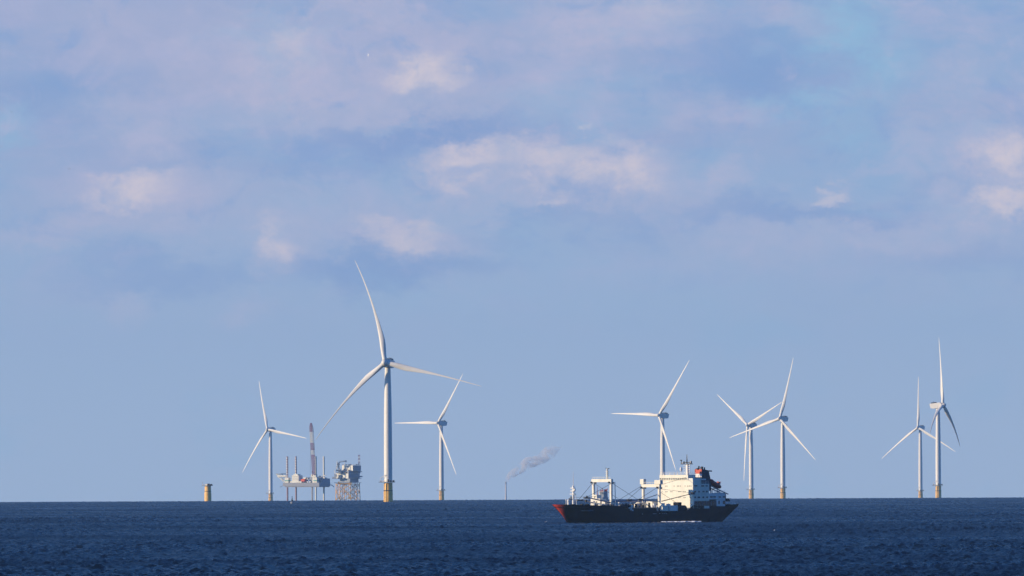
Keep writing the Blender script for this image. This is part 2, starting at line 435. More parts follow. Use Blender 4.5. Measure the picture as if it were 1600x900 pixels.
def blade_mesh(a, root_dir, tip_vec, pitch=0.0, slim=1.0):
    """lofted blade from the hub outwards; bends from root_dir to the tip"""
    Lb = tip_vec.length; td = tip_vec.normalized()
    st = [0.0, .02, .05, .09, .14, .19, .25, .32, .4, .5, .6, .7, .8, .88, .94, .975, 1.0]
    ch = [4.4, 4.4, 4.5, 5.0, 5.7, 6.0, 5.8, 5.3, 4.7, 4.0, 3.4, 2.8, 2.25, 1.8, 1.4, 1.0, .35]
    thk = [1.0, 1.0, .92, .74, .52, .42, .35, .3, .26, .23, .21, .2, .19, .18, .18, .18, .18]
    tw = [28, 28, 26, 23, 19, 16, 13, 10, 8, 6, 4.5, 3, 2, 1, .5, 0, 0]
    ch = [c_ * (1 - (1 - slim) * min(1, max(0, (s_ - .1) / .45))) for c_, s_ in zip(ch, st)]
    rows = []
    n = 16
    pts = []
    for s in st:
        d = (root_dir * (1 - s) + td * s).normalized() if True else td
        pts.append(d * (3.0 + (Lb - 3.0) * s))
    vs = []
    for i, s in enumerate(st):
        d = (pts[min(i + 1, len(st) - 1)] - pts[max(i - 1, 0)]).normalized()
        c = a.cross(d).normalized(); c = (Matrix.Rotation(R(tw[i] + pitch), 3, d) @ c); nn = d.cross(c)
        off = 0.0 if s < .05 else 0.17 * min(1, (s - .05) / .15)
        for j in range(n):
            t = 2 * math.pi * j / n
            x = math.cos(t) * .5; y = math.sin(t) * .5
            if s >= .09: y *= (1.0 + .5 * x) * (1 if y > 0 else .7)
            vs.append(pts[i] + c * ((x - off) * ch[i]) + nn * (y * ch[i] * thk[i]))
    fs = []
    for i in range(len(st) - 1):
        for j in range(n):
            p0, p1 = i * n + j, i * n + (j + 1) % n
            fs.append((p0, p1, p1 + n, p0 + n))
    fs += [tuple(range(n - 1, -1, -1)), tuple(range((len(st) - 1) * n, len(st) * n))]
    return MB().add(vs, fs)

def turbine(sc_px, gam, hub, tips, tower_px, label, group='wind turbines of the offshore wind farm', tpcol='yellow'):
    D = F / sc_px; gam = R(gam)
    a, e1, e2 = rotor_basis(gam)
    H = at(*hub, D); base = Vector((at(tower_px, 700, D).x, D, 0)); base.z = sea_z(base.x, base.y)
    # the hub stands ahead of the tower axis
    over = 9.0
    H.y = D - over * math.cos(gam)
    if abs(math.sin(gam)) > .2: H.x = base.x - over * math.sin(gam) * .9
    root = empty('wind_turbine', base)
    tag(root, label, 'wind turbine', group)
    lc = H - base
    ztop = lc.z - 3.2
    zt = 18.5
    # monopile with transition piece
    mb = MB(); mb.path([(0, 0, -4), (0, 0, 10), (0, 0, 10.4), (0, 0, zt - .2)], [4.3, 4.3, 4.1, 4.0], 28)
    tp = mb.build('transition_piece', tpcol, root, True)
    ring = MB().tube((0, 0, 10.6), (0, 0, 11.3), 4.35, n=28)
    ring.build('collar', 'dark', tp)
    for dx_ in (-.9, .9):
        MB().tube((-2.6 + dx_, -3.9, -2), (-2.6 + dx_, -3.9, zt - 1), .16, n=6).build('boat_fender', 'dark', tp)
    # access platform
    mb = MB(); mb.tube((0, 0, zt), (0, 0, zt + .5), 6.6, n=28)
    mb.prism([(-9.0, -3.2), (-4, -3.8), (-4, 2.5), (-9.0, 2.0)], zt + .02, zt + .46)
    pf = mb.build('platform', 'grey', root)
    rl = MB()
    for k in range(28):
        t0, t1 = 2 * math.pi * k / 28, 2 * math.pi * (k + 1) / 28
        c0, c1 = (6.4 * math.cos(t0), 6.4 * math.sin(t0)), (6.4 * math.cos(t1), 6.4 * math.sin(t1))
        rl.tube((*c0, zt + .5), (*c0, zt + 1.7), .06, n=4)
        for hz in (1.1, 1.7): rl.tube((*c0, zt + hz), (*c1, zt + hz), .05, n=4)
    rl.build('railing', 'yellow', pf)
    dv = MB(); dv.tube((-7.2, -2, zt + .4), (-7.2, -2, zt + 4.0), .3); dv.tube((-7.2, -2, zt + 4.0), (-2.4, -3.8, zt + 7.2), .28)
    dv.box((-7.9, -2.5, zt + .5), (-6.4, -1.2, zt + 1.8))
    dv.build('davit_crane', 'white', pf)
    bx_ = MB(); bx_.box((4.3, -2.2, zt + .5), (5.8, -.4, zt + 2.2)); bx_.box((1.5, -5.6, zt + .5), (2.8, -4.6, zt + 2.0)); bx_.each('equipment_box', 'dark', pf)
    # tower
    zs = [zt + .5, zt + 1, zt + 25, zt + 50, zt + 70, ztop - 14, ztop]
    rs = [4.0, 3.9, 3.85, 3.75, 3.55, 3.0, 2.6]
    mb = MB(); mb.path([(0, 0, z) for z in zs], rs, 32)
    tw = mb.build('tower', 'turbine', root, True)
    MB().box((-.6, -4.05, zt + .6), (.6, -3.7, zt + 3.0)).build('door', 'dark', tw)
    # nacelle: long box behind the hub, generator ring at the front
    q = Matrix((e1, -Vector((a.x, a.y, a.z)), e2)).transposed()     # local x = e1, y = downwind, z = up
    def tr(mb):
        mb.v = [tuple(lc + q @ Vector(v)) for v in mb.v]; return mb
    mb = MB()
    prof = [(3.4, -3.3), (14.0, -3.5), (18.6, -2.6), (20.0, 4.0), (3.4, 4.3)]   # y,z
    n = len(prof)
    vs = [(-3.2, y, z) for y, z in prof] + [(3.2, y, z) for y, z in prof]
    mb.add(vs, [tuple(range(n - 1, -1, -1)), tuple(range(n, 2 * n))] + [(i, (i + 1) % n, n + (i + 1) % n, n + i) for i in range(n)])
    na = tr(mb).build('nacelle', 'turbine', root)
    tr(MB().box((-2.6, 11, 4.3), (2.6, 17.5, 5.6))).build('cooler', 'dark', na)
    mb = MB(); mb.tube((-.9, 15, 5.4), (-.9, 15, 7.2), .12); mb.tube((.9, 15, 5.4), (.9, 15, 7.2), .12); tr(mb).each('wind_sensor', 'dark', na)
    tr(MB().path([(0, .8, 0), (0, 1.0, 0), (0, 3.6, 0), (0, 3.9, 0)], [3.6, 4.0, 4.0, 3.6], 28)).build('generator', 'turbine', root, True)
    mb = MB(); mb.path([(0, 1.2, 0), (0, -1.5, 0), (0, -3.0, 0), (0, -4.1, 0), (0, -4.7, 0), (0, -4.9, 0)], [3.0, 3.0, 2.6, 1.8, .9, .1], 24)
    hubo = tr(mb).build('hub', 'turbine', root, True)
    # blades
    cen = at(*hub, D)
    A = np.array([[e1.x, e2.x], [e1.z, e2.z]])
    qq = []
    for t in tips:
        P = at(*t, D) - cen
        qq.append(np.linalg.solve(A, np.array([P.x, P.z])))
    ang = [math.atan2(v[1], v[0]) for v in qq]
    order = sorted(range(3), key=lambda i: ang[i])
    m0 = [ang[i] - k * 2 * math.pi / 3 for k, i in enumerate(order)]
    mean = math.atan2(sum(math.sin(x) for x in m0), sum(math.cos(x) for x in m0))
    for k, i in enumerate(order):
        ra = mean + k * 2 * math.pi / 3
        extra = CURVE.get(sc_px, {}).get(i, 0.0)
        ra += R(extra)
        rd = (e1 * math.cos(ra) + e2 * math.sin(ra)).normalized()
        tv = e1 * float(qq[i][0]) + e2 * float(qq[i][1])
        b = blade_mesh(a, rd, tv, PITCH.get(sc_px, 0), .42 if sc_px == 1.67 else .72)
        b.v = [tuple(lc + Vector(v)) for v in b.v]
        b.build('blade', 'turbine', root, True)
    return root

CURVE = {1.67: {0: -8.0, 1: -8.0, 2: 1.5}}
PITCH = {1.67: -14, 1.086: 55}
turbine(1.67, 17, (604, 567), [(556, 406), (495, 688), (755, 604)], 606.3, 'tallest white wind turbine, nearest of all, with long curved blades and yellow base')
turbine(.815, 39, (416, 671), [(402, 595), (376, 739), (478, 685)], 422.6, 'white wind turbine directly left of the jack-up rig, farthest left of the turbines')
turbine(.921, 42, (686, 661), [(725, 584), (617, 661), (715, 742)], 689.6, 'smaller white wind turbine just right of the tallest one, a blade pointing level left')
turbine(1.005, 43, (1031, 649), [(1078, 563), (957, 646), (1057, 735)], 1035.3, 'white wind turbine rising behind the bridge house of the black cargo ship')
turbine(.8915, 46, (1168, 664), [(1121, 616), (1221, 628), (1162, 752)], 1173.5, 'white wind turbine with two blades raised in a V and one hanging down')
turbine(.974, 35, (1219, 654), [(1240, 559), (1274, 719), (1141, 684)], 1223, 'white wind turbine right of the V-bladed one, its tallest blade pointing up right')
turbine(.808, 34, (1433, 668), [(1434, 588), (1377, 717), (1490, 706)], 1438, 'fainter, smaller white wind turbine of the overlapping pair on the far right')
turbine(1.086, -62, (1474, 633), [(1468, 527), (1452, 678), (1502, 698)], 1465.8, 'white wind turbine farthest right, seen side-on with its boxy nacelle pointing left')

# lone foundation without a tower
def foundation():
    s = 1.25; D = F / s; b = at(324.9, 783, D); b.z = sea_z(b.x, b.y)
    root = empty('turbine_foundation', b); tag(root, 'short yellow monopile foundation without a tower, alone at far left', 'foundation')
    MB().path([(0, 0, -4), (0, 0, 9.5), (0, 0, 13.0), (0, 0, 19.6)], [4.4, 4.4, 4.0, 3.9], 28).build('transition_piece', 'yellow', root, True)
    MB().tube((0, 0, 12.6), (0, 0, 13.2), 4.3, n=28).build('collar', 'dark', root)
    mb = MB().tube((0, 0, 19.6), (0, 0, 20.1), 6.2, n=24); mb.prism([(-7.8, -2.5), (-4, -2.5), (-4, 2.5), (-7.8, 2.5)], 19.62, 20.06)
    pf = mb.build('platform', 'grey', root)
    rl = MB()
    for k in range(20):
        t0, t1 = 2 * math.pi * k / 20, 2 * math.pi * (k + 1) / 20
        c0, c1 = (6 * math.cos(t0), 6 * math.sin(t0)), (6 * math.cos(t1), 6 * math.sin(t1))
        rl.tube((*c0, 20.1), (*c0, 21.3), .07, n=4); rl.tube((*c0, 21.3), (*c1, 21.3), .06, n=4)
    rl.build('railing', 'yellow', pf)
    mb = MB().tube((-6.4, -1, 20.1), (-6.4, -1, 22.3), .35); mb.tube((-6.4, -1, 22.3), (-7.4, -2, 25.0), .3); mb.build('davit_crane', 'white', pf)
    MB().box((3.2, -2, 20.1), (5.6, 0, 22.0)).box((-.5, -3.2, 20.1), (2.4, -1.2, 22.4)).each('equipment_box', 'dark', pf)
    MB().path([(0, 0, 20.1), (0, 0, 21.6), (0, 0, 22.4)], [3.2, 3.2, .5], 20).build('cover', 'cream', root, True)
foundation()

# ------------------------------------------------------------------ cargo ship
SS = 4.0; SD = F / SS; AH = R(49)
sp = at(1002.2, 815, SD)
ship = empty('cargo_ship', (sp.x, SD, sea_z(sp.x, SD)))
ship.rotation_euler = (0, 0, math.atan2(-math.sin(AH), -math.cos(AH)))
tag(ship, 'black cargo ship with red bow, white gantry masts and tall white bridge house aft', 'cargo ship')
def sx_(px, Y): return (999.8 + 3.02 * Y - px) / 2.624          # ship x of something seen at px standing at ship y = Y
def sz_(py, px=1000): return (815.0 - 0.0046 * (px - 1000) - py) / 4.0

def hull():
    # stations: x, deck height, half breadth at deck, at mid, at waterline, at keel
    def topz(x):
        if x > 21: return 6.6 + 0.75 * max(0, (x - 21) / 30) ** 1.3
        if x > 17.2: return 4.6 + (x - 17.2) / 3.8 * 2.0
        if x > -17.5: return 4.5
        if x > -21.5: return 4.5 + (-17.5 - x) / 4 * 2.3
        return 6.75 + .25 * (-21.5 - x) / 30
    xs = [-51, -50.2, -49, -47, -44, -40, -34, -28, -21.5, -20.5, -19.5, -18.5, -17.5, -10, 0, 10, 17.2, 18.5, 19.7, 21, 25, 29, 33, 36, 39, 41.5, 44, 46, 47.5, 48.8, 49.8, 50.5, 50.9, 51.1]
    def half(x, t):     # t: 0 keel(-3) .. 1 deck
        # bow: entrance moves aft with depth
        bowx = 44.6 + 6.6 * max(0, t) ** 1.15 if t > 0 else 44.6 + t * 2
        full_from = 22 + 14 * max(0, t)
        b = 8.5
        if x > full_from:
            u = (x - full_from) / max(1e-3, (bowx - full_from))
            b = 8.5 * max(0.0, 1 - u ** 2.4) ** (0.62 if t > .5 else .8) if u < 1 else 0.0
        sternx = -51 if t > .85 else -45.5 - 5.5 * max(0, t) / .85
        if x < -30:
            u = (-30 - x) / (-30 - sternx)
            b = min(b, 8.5 * (1 - (0.16 + .3 * (1 - max(t, 0))) * min(1, max(0, u)) ** 2.5)) if u <= 1.0001 else 0.0
        return b
    levels = [-.45, 0, .12, .25, .4, .55, .7, .85, 1.0]
    mb = MB(); nl = len(levels)
    # port and starboard skins, with per-level station x squeezed to the stem/stern profile
    vs = []
    for x in xs:
        zt = topz(x)
        row = []
        for t in levels:
            bowx = 44.6 + 6.5 * max(0, t) ** 1.15; sternx = -45.5 - 5.5 * min(1, max(0, t) / .9)
            xx = x
            if x > 30: xx = 30 + (x - 30) * (bowx - 30) / (51.1 - 30)
            if x < -36: xx = -36 + (x + 36) * (sternx + 36) / (-51 + 36)
            row.append((xx, half_at(x, t), zt * t if t >= 0 else t * 7))
        vs.append(row)
    n = len(xs)
    V = []
    for row in vs:
        V += [(a, b, c) for a, b, c in row] + [(a, -b, c) for a, b, c in row]
    W = 2 * nl
    Fc, mi = [], []
    for i in range(n - 1):
        for j in range(nl - 1):
            a = i * W + j
            xm = (vs[i][j][0] + vs[i + 1][j][0]) / 2
            Fc.append((a, a + 1, a + W + 1, a + W)); mi.append(0)
            b = a + nl
            Fc.append((b, b + W, b + W + 1, b + 1)); mi.append(0)
        # deck, slightly below the bulwark
    # transom
    for j in range(nl - 1):
        Fc.append((j, j + nl, j + nl + 1, j + 1)); mi.append(0)
    o = mb.add(V, Fc)
    mb.mi = mi
    m = M['hull'].copy(); m.name = 'hull_paint_black_red_bow'
    t = m.node_tree; b = t.nodes['Principled BSDF']; gg = G(t)
    old = b.inputs['Base Color'].links[0].from_socket
    co = t.nodes.new('ShaderNodeTexCoord'); X, Y, Z = gg.sep(co.outputs['Object'])
    nf, _ = gg.noise(co.outputs['Object'], 1.2, 4, .6)
    edge = gg.m('SUBTRACT', gg.m('ADD', gg.m('ADD', X, gg.m('MULTIPLY', Z, -0.72)), gg.m('MULTIPLY', nf, .7)), 44.9)
    redc = gg.mix(gg.ramp(nf, .35, .7), (0.55, 0.055, 0.03), (0.36, 0.045, 0.03))
    t.links.new(gg.mix(gg.m('MULTIPLY', gg.ramp(edge, -.7, 0.5), 1.0), old, redc), b.inputs['Base Color'])
    h = mb.build('hull', m, ship, True)
    # deck plate
    P = [(x * .0 + vs[i][-1][0], max(0.02, vs[i][-1][1] - .12), vs[i][-1][2] - .9) for i, x in enumerate(xs)]
    dv = [(a, b, c) for a, b, c in P] + [(a, -b, c) for a, b, c in P]
    df = [(i, i + 1, n + i + 1, n + i) for i in range(n - 1)]
    MB().add(dv, df).build('deck', 'grey', ship)
    return vs

def half_at(x, t):
    tt = max(0.0, t)
    b = 8.5
    x0 = 16 + 13 * tt
    if x > x0:
        u = (x - x0) / (51.1 - x0)
        b = 8.5 * max(0.0, 1 - u ** (1.6 + 1.3 * tt)) ** (0.95 - .38 * tt)
    if x < -28:
        u = (-28 - x) / 23.0
        b = min(b, 8.5 * (1 - (0.17 + .5 * (1 - tt)) * u ** 2.2))
    return max(b, 0.0) if x < 51.05 else 0.0
hull()

# rust-pale marks on the hull: name lettering strip and draught marks
mb = MB(); rx = sx_(912, 8.5)
random.seed(3)
for k in range(14):
    x = sx_(911.5 + k * 1.0, 8.3); mb.box((x - .13, 8.15, 4.7), (x + .13, half_at(x, .7) + .02 + .12, 4.7 + random.uniform(.25, .5)))
M['pale_mark'] = mat('faded_marks', (0.10, 0.12, 0.13), .7)
mb.build('name_lettering', 'pale_mark', ship)
mb = MB()
for x, z in ((sx_(1001, 8.5), 3.3), (sx_(1018, 8.5), 3.4), (sx_(1020, 8.5), 3.4), (sx_(1022, 8.5), 3.4), (sx_(1028, 8.5), 3.45), (sx_(1033, 8.5), 3.4), (sx_(1036, 8.5), 3.4), (sx_(1039, 8.5), 3.4)):
    mb.box((x - .22, 8.4, z), (x + .22, 8.56, z + .22))
M['scupper'] = mat('scupper_paint', (0.5, 0.52, 0.55), .7)
mb.each('scupper_plate', 'scupper', ship)

# bridge house -----------------------------------------------------
def windows(parent, pts, size, axis, mt='glass'):
    """each window a small pane standing a hair proud of the wall"""
    for (x, y, z) in pts:
        w_, h_ = size
        mb = MB()
        if axis == 'x': mb.box((x - .02, y - w_ / 2, z - h_ / 2), (x + .06, y + w_ / 2, z + h_ / 2))
        else: mb.box((x - w_ / 2, y - .02, z - h_ / 2), (x + w_ / 2, y + .06, z + h_ / 2))
        mb.build('window', mt, parent)

FX = -21.2
house = MB()
house.box((FX, -8.5, 5.4), (FX - 9.9, 8.5, 15.1))
house.box((FX, -8.5, 15.1), (FX - 4.6, 8.5, 16.5))
house.box((FX, -8.5, 3.6), (FX - 3.4, 7.2, 5.4))
ho = house.build('bridge_house', 'cream', ship)
mb = MB()
for z in (5.9, 8.55, 11.2, 13.9): mb.box((FX + .003, -8.55, z), (FX + .09, 8.55, z + .07))
for z in (8.55, 11.2, 13.9): mb.box((FX + .1, 8.5, z), (FX - 9.9, 8.57, z + .07))
mb.build('deck_edge', 'cream', ho)
wh = MB(); wh.box((FX + .25, -8.4, 16.5), (FX - 4.3, 6.2, 18.5)); wh.box((FX + .32, -8.5, 18.5), (FX - 4.5, 6.35, 18.62)); wh.box((FX - 4.3, -6, 15.1), (FX - 8.3, 6.0, 17.3))
who = wh.build('wheelhouse', 'cream', ship)
# bridge windows along the front
ys = [-7.9 + k * 0.93 for k in range(15)]
windows(who, [(FX + .25, y, 17.05) for y in ys], (.62, .62), 'x')
windows(who, [(FX - 1.0, 6.2, 17.2), (FX - 2.4, 6.2, 17.2), (FX - 4.2, 6.2, 17.2)], (.8, .7), 'y')
wg = MB(); wg.box((FX + .1, 6.22, 16.5), (FX - 2.6, 8.5, 17.25)); wg.box((FX - 2.8, 6.22, 16.5), (FX - 8.0, 8.5, 17.05))
wg.build('bridge_wing', 'white', ship)
# side windows: three lit decks in rows like the photo
rows = [(14.25, [1084, 1085.6, 1087.2, 1095, 1096.6, 1098.2, 1102, 1103.7]), (12.0, [1083.6, 1085.2, 1090, 1091.5, 1097, 1098.6, 1102.4, 1104]),
        (9.75, [1083.8, 1085.2, 1089, 1090.4, 1091.8, 1096.8, 1098.2, 1102.8, 1104.2])]
for z, xs_ in rows:
    windows(ho, [(sx_(x, 8.5), 8.5, z) for x in xs_], (.42, .58), 'y')
fr = []
for z, ps in ((14.2, [1031.5, 1039, 1041, 1052, 1057, 1059, 1061.5, 1069, 1073, 1075.5, 1078]), (12.0, [1033, 1039, 1041, 1046.5, 1048.5, 1059, 1061, 1067, 1069, 1076]),
              (9.7, [1059, 1061, 1067, 1069, 1077]), (7.3, [1043, 1051, 1055, 1078])):
    for pxx in ps: fr.append((FX, (pxx - 999.8 + 2.624 * FX) / 3.02, z))
M['port_glass'] = mat('porthole_glass', (0.28, 0.27, 0.24), .2)
windows(ho, fr, (.36, .42), 'x', 'port_glass')
# aft lower house
aft = MB(); aft.box((FX - 9.9, -8.0, 8.9), (-40.9, 8.48, 11.3)); aft.box((-35.6, -8, 6.2), (-40.9, 8.4, 8.9)); aft.box((FX - 9.9, -6, 6.2), (-35.6, 5.2, 8.9)); aft.box((-30.9, -5, 11.3), (-35.6, 3.0, 13.8))
ao = aft.build('aft_house', 'white', ship)
windows(ao, [(sx_(x, 8.5), 8.48, 9.85) for x in (1109.5, 1111.5, 1114.5, 1116.5, 1123, 1125, 1129.5, 1131.5)], (.5, .62), 'y')
windows(ao, [(sx_(x, 8.5), 8.4, 7.7) for x in (1123, 1130, 1131.8)], (.7, 1.3), 'y')
# shade inside the open side gallery, painted as a dark sheet, with pillars
ga = MB(); ga.box((FX - .8, 8.505, 6.45), (-35.4, 8.56, 8.3)); gob = ga.build('gallery_shade', 'glass', ho)
gp = MB()
for x in (-23.6, -26.5, -29.2, -32.2): gp.box((x, 8.565, 6.45), (x - .28, 8.64, 8.3))
gp.each('pillar', 'grey', gob)
MB().box((-40.9, -7, 8.1), (-44.8, 7.6, 8.5)).box((-41.5, 7.3, 8.5), (-44.6, 7.5, 9.3)).build('aft_awning', 'dark', ship)
pl = MB()
for x in (-41.6, -44.5):
    for y in (-6.6, 7.3): pl.box((x, y, 6), (x - .2, y + .2, 8.1))
pl.each('awning_post', 'white', ship)
# railings
rl = MB()
def rail(pts, z, h=1.0):
    for (a, b) in zip(pts, pts[1:]):
        a, b = Vector((*a, z)), Vector((*b, z)); n_ = max(1, int((b - a).length / 1.6))
        for hh in (h * .5, h): rl.tube(a + Vector((0, 0, hh)), b + Vector((0, 0, hh)), .045, n=4)
        for k in range(n_ + 1):
            p_ = a.lerp(b, k / n_); rl.tube(p_, p_ + Vector((0, 0, h)), .045, n=4)
rail([(-31.1, 8.4), (-40.8, 8.4), (-40.8, -7.8)], 11.3)
rail([(-25.9, 8.4), (-31, 8.4), (-31, 3)], 15.1)
rail([(FX, -8.3), (FX, 6.1), (-25.6, 6.1)], 18.62)
rail([(-42, 8.0), (-50.6, 6.4), (-50.6, -6.4)], 6.9)
rail([(21.5, 8.3), (30, 8.0), (38, 6.4)], 6.8, .9)
rl.build('railing', 'white', ship)

# funnel
fn = MB(); prof = [(-29.4, 15.1), (-34.7, 13.6), (-34.9, 15.6), (-33.2, 20.5), (-29.3, 20.9)]
fn.side_prism([(-29.4, 12.2), (-34.9, 12.2), (-35.0, 15.6), (-33.4, 20.3), (-29.4, 20.9)], 2.6, 6.3)
fo = fn.build('funnel', 'funnel', ship)
MB().box((-29.4 + .003, 2.7, 17.6), (-29.2, 6.2, 19.0)).build('white_panel', 'white', fo)
MB().box((-29.4 + .003, 2.7, 19.0), (-29.2, 6.2, 20.75)).build('red_panel', 'red', fo)
ex = MB()
for x, y, r_, z in ((-30.2, 4.0, .32, 22.0), (-31.0, 5.0, .45, 21.8), (-31.8, 3.8, .3, 21.7), (-32.3, 5.1, .28, 21.5), (-30.3, 5.6, .25, 21.5)): ex.tube((x, y, 19.8), (x, y, z), r_)
ex.tube((-28.8, 4.2, 20.9), (-29.6, 4.2, 20.9), .35)
ex.each('exhaust_pipe', 'dark', fo)
MB().tube((-32.5, 4.4, 20.2), (-37.2, 4.6, 20.0), .22, .28).build('outrigger', 'dark', fo)

# radar mast
ms = MB(); ms.box((-27.5, -.5, 17.3), (-28.4, .4, 23.0)); ms.tube((-27.9, 0, 23), (-27.9, 0, 26.6), .14, .05); mo = ms.build('radar_mast', 'white', ship)
dk = MB(); dk.box((-27.2, -2.9, 22.7), (-27.9, 2.9, 22.95)); dk.tube((-27.6, 0, 23), (-27.6, 0, 26.6), .17, .07)
dk.box((-27.3, -1.6, 23.3), (-27.6, 1.6, 23.6)); dk.box((-27.1, 1.9, 23.0), (-27.7, 2.6, 24.0)); dk.tube((-27.5, -2.7, 22.9), (-27.5, -2.7, 24.4), .14); dk.box((-27.2, -3.1, 24.1), (-27.6, -2.4, 24.5))
dk.tube((-27.5, -1.3, 22.9), (-27.5, -1.3, 23.9), .2)
dk.build('mast_antenna', 'dark', mo)
lp = MB()
for z in (19.5, 20.4, 21.3, 22.2):
    lp.box((-27.3, 1.2, z), (-27.7, 1.7, z + .35)); lp.box((-27.3, -1.3, z), (-27.7, -.9, z + .3))
lp.tube((-27.6, 1.4, 18.6), (-27.6, 1.4, 22.7), .06, n=5); lp.ball((-27.3, 2.3, 23.6), .4, 8, 6); lp.ball((-27.3, -1.9, 23.2), .35, 8, 6)
lp.build('signal_light', 'white', mo)
yb = (1063 - 999.8 + 2.624 * -23) / 3.02
st = MB(); st.tube((-23, yb, 18.6), (-23, yb, 20.0), .12); st.ball((-23, yb, 20.8), (.55, .55, .95), 12, 8); st.build('satellite_dome', 'white', ship, True)
an = MB()
for pxx, h_ in ((1045, 1.4), (1052.5, 1.0), (1057, 1.9), (1036, .7)):
    y_ = (pxx - 999.8 + 2.624 * -22.5) / 3.02; an.tube((-22.5, y_, 18.6), (-22.5, y_, 18.6 + h_), .06, n=5); an.box((-22.4, y_ - .18, 18.6), (-22.7, y_ + .18, 19.0))
an.each('roof_aerial', 'white', ship)

# free-fall lifeboat on its ramp
rp = MB()
for y in (2.2, 4.8):
    rp.tube((-35.8, y, 14.4), (-47.0, y, 10.9), .2); rp.tube((-40.3, y, 11.3), (-40.3, y, 13.0), .18); rp.tube((-45.5, y, 8.5), (-45.5, y, 11.4), .16); rp.tube((-36.4, y, 11.3), (-36.4, y, 14.2), .2)
for x in (-37, -40, -43, -46): z_ = 14.4 + (x + 35.8) * .3125; rp.tube((x, 2.2, z_), (x, 4.8, z_), .14)
rp.tube((-40.3, 2.2, 11.3), (-45.5, 2.2, 11.4), .12); rp.tube((-40.3, 4.8, 11.3), (-45.5, 4.8, 11.4), .12); rp.box((-41, 2, 8.5), (-45.6, 5, 8.7))
rp.build('launch_ramp', 'grey', ship)
def lifeboat():
    secs = [(-3.9, .15, .2, .1), (-3.5, .8, .6, .55), (-2.6, 1.15, .95, .95), (-1, 1.35, 1.15, 1.1), (.8, 1.35, 1.15, 1.15), (2.2, 1.25, 1.1, 1.55), (3.2, .95, .9, 1.3), (3.7, .3, .4, .5)]
    vs = []; n_ = 12
    for x, b, d, t in secs:
        for j in range(n_):
            a = 2 * math.pi * j / n_; zz = math.sin(a); vs.append((x, b * math.cos(a), (t if zz > 0 else d) * zz))
    fs = [(i * n_ + j, i * n_ + (j + 1) % n_, (i + 1) * n_ + (j + 1) % n_, (i + 1) * n_ + j) for i in range(len(secs) - 1) for j in range(n_)]
    fs += [tuple(range(n_ - 1, -1, -1)), tuple(range(n_ * 7, n_ * 8))]
    mb = MB().add(vs, fs); mb.box((-2.6, -.5, 1.0), (-1.6, .5, 1.7))
    mb.tube((-3.2, 0, .4), (-3.4, 0, 2.2), .1)
    rot = Matrix.Rotation(R(-17), 3, 'Y')
    mb.v = [tuple(Vector((-40.2, 3.5, 14.75)) + rot @ Vector(v)) for v in mb.v]
    lb = mb.build('lifeboat', 'boatred', ship, True); lb['label'] = 'dark red enclosed lifeboat on the stern ramp'
lifeboat()

# gantry masts and derricks
def gantry(X, hy, z0, zb, zt_, name='gantry_mast', left_top=0.0, right_top=0.0, topmast=None):
    mb = MB()
    for s_ in (-1, 1): mb.box((X - .45, s_ * hy - .5, z0), (X + .45, s_ * hy + .5, zb), bev=.12)
    o = mb.build(name, 'cream', ship)
    mb = MB().box((X - .6, -hy - .55, zb), (X + .6, hy + .55, zt_)); mb.build('cross_beam', 'cream', o)
    mb = MB()
    for y_ in [-hy + k * (2 * hy / 8) for k in range(9)]: mb.tube((X + .5, y_, zt_), (X + .5, y_, zt_ + .75), .06, n=4)
    mb.tube((X + .5, -hy, zt_ + .75), (X + .5, hy, zt_ + .75), .07, n=4); mb.build('beam_railing', 'cream', o)
    bk = MB()
    for s_ in (-1, 1):
        bk.box((X + .6, s_ * hy - .75, zb - .5), (X + 1.0, s_ * hy - .25, zb + .2)); bk.box((X - 1.0, s_ * hy + .2, zb - .6), (X - .6, s_ * hy + .7, zb))
        bk.box((X - .8, s_ * hy - .7, z0 + .6), (X + .9, s_ * hy + .7, z0 + 1.7))
    bk.each('block', 'dark', o)
    if left_top: MB().box((X - .8, -hy - 1.0, zt_ + .003), (X + .8, -hy + .8, zt_ + left_top)).build('winch_cabin', 'cream', o)
    if right_top: MB().box((X - .8, hy - 1.8, zt_ + .003), (X + .8, hy + 1.2, zt_ + right_top)).build('winch_cabin', 'cream', o)
    if topmast:
        y_, zz = topmast; tm = MB().tube((X, y_, zt_), (X, y_, zz), .42, .3, 10)
        for z_ in (zt_ + 1.4, zt_ + 2.2, zt_ + 2.9): tm.box((X - .3, y_ - .6, z_), (X + .5, y_ + .65, z_ + .14))
        to = tm.build('topmast', 'cream', o); MB().box((X - .2, y_ - .75, zz), (X + .2, y_ - .45, zz + .25)).box((X - .2, y_ + .5, zz - .2), (X + .2, y_ + .85, zz + .1)).build('mast_light', 'dark', to)
    return o
gantry(23.4, 4.5, 5.7, 15.9, 17.1, topmast=(2.6, 21.2))
gantry(-6.0, 4.1, 3.6, 13.8, 15.0, left_top=2.0, right_top=1.6)
# extra side ladder-post near the port post
MB().tube((22.4, 5.9, 7), (22.4, 5.6, 16), .16, n=6).build('ladder', 'cream', ship)

